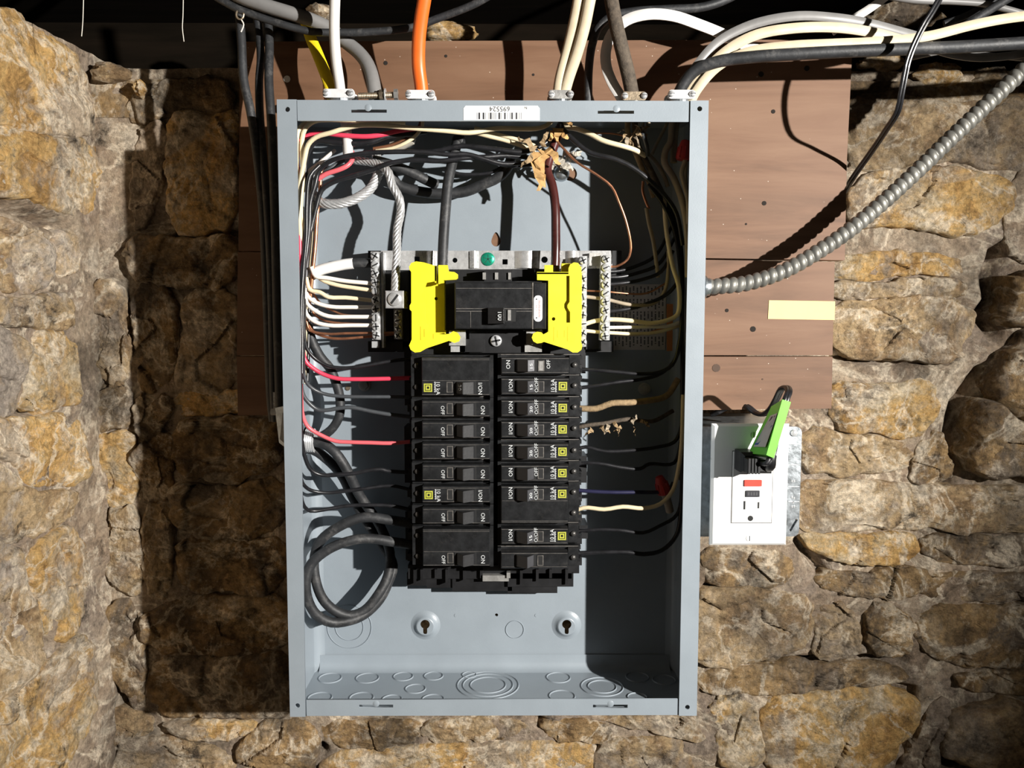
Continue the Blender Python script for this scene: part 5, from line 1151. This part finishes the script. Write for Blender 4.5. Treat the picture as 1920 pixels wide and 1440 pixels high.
local(obj('outlet_face', MB().bevelled(a.x+.6*MM, b.x-.6*MM, 0.0442, 0.0455, b.z+.6*MM, a.z-.6*MM, 0.0005), M_PLATEW), ot)
od('reset_button', 1395, 1427, 899, 911, 42.6, 44.5, M_REDB, 0.8); od('test_button', 1398, 1423, 919, 931, 42.8, 44.5, simple('black_button',(0.02,0.02,0.025),rough=0.4), 0.6)
for k in range(4):
    od('button_print', 1401+k*5, 1404+k*5, 922, 928, 42.7, 42.8, M_HSIDE)
od('blade_slot', 1393.5, 1397, 939, 955, 44.1, 44.3, M_DARKWELL); od('blade_slot', 1420, 1423, 941, 953, 44.1, 44.3, M_DARKWELL)
c = P(1407,972,44.1); local(obj('ground_hole', MB().cyl(c, c+Vector((0,0.0002,0)), 2.6*MM, n=16), M_DARKWELL), ot)
for x, y in ((1413,815),(1405,1009)):
    c = P(x,y,45); local(obj('plate_screw', MB().lathe(c, (0,-1,0), [(3.2*MM,0),(3.0*MM,0.0006),(1.6*MM,0.0010)], 14), M_PLATEW if y > 900 else M_STEEL, smooth=True), ot)
    local(obj('screw_slot', MB().box(c.x-.35*MM, c.x+.35*MM, c.y-0.0011, c.y-0.0008, c.z-2.4*MM, c.z+2.4*MM), M_DARKWELL), ot)
pg = thing('plug', 'black plug with a lime green sleeve on its looped cord, in the outlet', 'plug', P(1410,890,40))
a = P(1386,846,30); b = P(1446,884,30)
m_ = MB().bevelled(a.x, b.x-0.004, 0.022, 0.0442, b.z, a.z, 0.003); local(obj('plug_body', m_, M_BLACKM), pg)
a = P(1402,862,10); b = P(1447,888,10)
local(obj('plug_neck', MB().bevelled(a.x, b.x, 0.008, 0.024, b.z, a.z, 0.0025), M_BLACKM), pg)
for k in range(4):
    a = P(1404+k*6,860,7); b = P(1407+k*6,889,7); local(obj('grip_rib', MB().box(a.x, b.x, 0.0068, 0.0082, b.z, a.z), M_BLACKM), pg)
local(obj('strain_relief', MB().tube([P(1438,876,14), P(1444,872,6), P(1446,862,2), P(1449,852,2)], [5.2*MM,5.0*MM,4.4*MM,3.6*MM], 14), M_BLACKM, smooth=True), pg)
fr4 = [P(1467,749,-6), P(1483,754,-6), P(1451,859,-6), P(1437,853,-6)]
A2, D2 = P(1446,762,34), P(1403,850,34)
bk4 = [A2, A2+(fr4[1]-fr4[0]), D2+(fr4[2]-fr4[3]), D2]
local(obj('green_sleeve', MB().hexa(fr4, bk4), M_LIME), pg)
def onside(u, v):   # u from the front edge back, v from the top down, a hair off the left face
    p = (fr4[0]*(1-v)+fr4[3]*v)*(1-u)+(A2*(1-v)+D2*v)*u
    nn = (fr4[3]-fr4[0]).cross(A2-fr4[0]).normalized(); nn = nn if nn.x < 0 else -nn
    return p+nn*0.0004, nn
def sidepoly(name, uv, mat, lift=0.0):
    f = [onside(u, v)[0]+onside(u, v)[1]*lift for u, v in uv]; k = len(f); nn = onside(.5,.5)[1]
    mb = MB(); mb.add(f+[p-nn*0.0003 for p in f], [tuple(range(k)), tuple(range(2*k-1, k-1, -1))]+[(i,(i+1)%k,k+(i+1)%k,k+i) for i in range(k)])
    local(obj(name, mb, mat), pg)
sidepoly('sticker', [(0.06,0.24),(0.60,0.24),(0.86,0.86),(0.16,0.86)], M_GREYSTK)
sidepoly('sticker_print', [(0.12,0.46),(0.66,0.46),(0.82,0.82),(0.62,0.82),(0.40,0.62)], M_PRINTB, 0.0004)
sidepoly('sticker_print', [(0.30,0.28),(0.42,0.28),(0.52,0.42),(0.40,0.42)], M_PRINTK, 0.0004)
sidepoly('sticker_print', [(0.14,0.28),(0.20,0.28),(0.24,0.42),(0.16,0.42)], M_PRINTK, 0.0004)
loop = [(1425,868,10),(1440,868,0),(1448,852,2),(1458,800,4),(1474,748,4),(1479,735,10),(1476,727,20),(1466,729,30),(1456,748,44),(1444,768,60),(1430,777,76),(1415,773,88),(1404,764,94),(1392,759,104),(1370,762,112),(1335,778,116)]
for k, off in enumerate((-2.4, 2.4)):
    local(obj('cord', MB().tube([P(x+off, y, d) for x, y, d in loop], 2.2*MM, 9), M_WBLACK, smooth=True), pg)

# ------------------------------------------------------------------ scraps, wire nuts, threads
ps = thing('paper_scrap', 'torn tan kraft paper scrap hanging at the top of the red-brown cable', 'paper', P(1015,330,44))
for x, y, L, w, a, mt in ((1012,285,30,9,-1.6,M_PAPER),(1020,283,22,7,-1.9,M_PAPER),(1008,290,26,6,-1.35,M_PAPER),(1024,280,16,6,-0.9,M_PAPER),(1004,280,16,5,2.6,M_CLOTHT),(1018,275,12,4,1.4,M_CLOTHT),(1000,290,14,4,-2.4,M_CLOTHT)):
    shred('paper_strip', P(x, y, 40), L*MM*1.15, w*MM*0.75, a, mt, ps, curl=0.006)
ps2 = thing('paper_scrap', 'small yellowish paper tuft where the twin ivory cable enters', 'paper', P(1045,255,46))
for x, y, L, w, a in ((1044,240,12,6,-1.6),(1050,250,9,5,-0.6),(1040,252,8,5,-2.4),(1066,228,6,4,-1.2)):
    shred('paper_strip', P(x, y, 42), L*MM, w*MM*0.7, a, M_PAPER, ps2)
ps3 = thing('frayed_sheath', 'frayed tan cloth fibres under the brown cable inside the panel', 'cloth scrap', P(1190,262,46))
for k in range(14):
    shred('fibre', P(1172+k*3.2, 244+(k*7) % 16, 44+k % 5), (8+k % 5*2)*MM, (0.8+k % 3*0.7)*MM, -2.8+k*0.45, M_CLOTHT if k % 2 else M_TAUPE, ps3)
ps4 = thing('plastic_shred', 'crumpled clear plastic wrap behind the paper scrap', 'plastic scrap', P(1050,300,60))
for k in range(8):
    shred('plastic_strip', P(1030+k*5, 285+(k*5) % 22, 62), 14*MM, 3.5*MM, -1.9+k*0.35, M_PLASTIC, ps4)
pl = thing('knockout_plug', 'bright metal plug and small screw beside the round hole in the panel back', 'plug', P(1053,318,90))
c = P(1054,322,86); local(obj('dome', MB().lathe((c.x,PD,c.z), (0,-1,0), [(8*MM,0),(7*MM,0.003),(4*MM,0.005),(0.5*MM,0.0058)], 20), M_GALV, smooth=True), pl)
c = P(1064,309,82); local(obj('screw', MB().lathe((c.x,PD,c.z), (0,-1,0), [(4*MM,0),(4*MM,0.009),(3*MM,0.0115),(1*MM,0.012)], 16), M_STEEL, smooth=True), pl)
c = P(860,264,60); 
cs = thing('cable_lug', 'black capped lug at the top end of the straight black feed cable', 'lug', c)
local(obj('cap', MB().lathe(c+Vector((0,0.006,0)), (0,-1,0), [(6*MM,0),(6*MM,0.008),(4.4*MM,0.012),(1*MM,0.013)], 18), M_BLACKP, smooth=True), cs)
sc = P(712,268,62)
cw = thing('clear_plastic_piece', 'clear brownish plastic piece behind the black wires at the top left', 'plastic scrap', sc)
local(obj('cap_shell', MB().lathe(P(755,268,66), (0.9,-0.2,0.25), [(0.5*MM,-0.014),(5*MM,-0.011),(6*MM,0),(4.5*MM,0.010),(1*MM,0.013)], 14), M_PLASTIC, smooth=True), cw)
def nut(px, py, d, ax, label):
    c = P(px, py, d); t = thing('wire_nut', label, 'wire nut', c, 'red wire nuts on the right')
    ax = Vector(ax).normalized()
    local(obj('shell', MB().lathe(c, ax, [(6.2*MM,-0.008),(6.4*MM,-0.004),(5.2*MM,0.004),(3.6*MM,0.009),(1*MM,0.010)], 14), M_WIRENUT, smooth=True, angle=50), t)
    for k in range(8):
        w = 2*math.pi*k/8; a_ = ax.orthogonal().normalized(); r = a_*math.cos(w)+ax.cross(a_)*math.sin(w)
        local(obj('grip_rib', MB().cyl(c+r*6.3*MM-ax*0.007, c+r*5.4*MM+ax*0.003, 0.8*MM, n=6), M_WIRENUT), t)
nut(1283, 283, 40, (0.1,0,1), 'dark red wire nut at the top right corner inside the panel')
nut(1241, 910, 50, (-0.35,-0.2,1), 'red wire nut low on the right, above the white wire')
wire('wire_stub', 'tan wires hanging out of the lower red wire nut', M_TAUPE, 4.0, [(1246,922,54),(1250,935,56),(1254,950,58),(1256,958,60)], cat='wire')
for x, y, d, lbl in ((1002,1253,70,'brown crumb of debris on the panel floor'),):
    c = PZ(x, y, zf+0.0015); tag(obj('debris', MB().hexa([(c.x-.005,c.y,c.z-.0012),(c.x+.004,c.y,c.z-.0014),(c.x+.005,c.y,c.z+.003),(c.x-.003,c.y,c.z+.0022)], [(c.x-.004,c.y+.005,c.z-.0012),(c.x+.004,c.y+.006,c.z-.0013),(c.x+.003,c.y+.005,c.z+.0026),(c.x-.002,c.y+.004,c.z+.002)]), M_CLOTHT), lbl, 'debris')
for k, (pts, lbl) in enumerate(((((160,-190,40),(156,20,40),(155,45,40),(153,68,42)),'cobweb thread hanging in the dark at the upper left'),(((346,-190,60),(343,30,60),(342,52,60),(345,78,60)),'cobweb thread hanging nearer the black service cables'))):
    wire('cobweb_thread', lbl, M_WEB, 0.35, pts, cat='cobweb', n=6)
hk = thing('wire_hook', 'small rusty wire loop at the top of the leftmost service cable', 'wire', P(450,45,55))
local(obj('eye', MB().tube([P(450+7*math.cos(w), 27+9*math.sin(w), 48) for w in [2*math.pi*i/14 for i in range(15)]], 0.9*MM, 7, 0.01), M_RUST, smooth=True), hk)
local(obj('tail', MB().tube([P(*p) for p in ((452,36,48),(457,46,48),(452,60,48))], 0.6*MM, 6), M_WEB, smooth=True), hk)
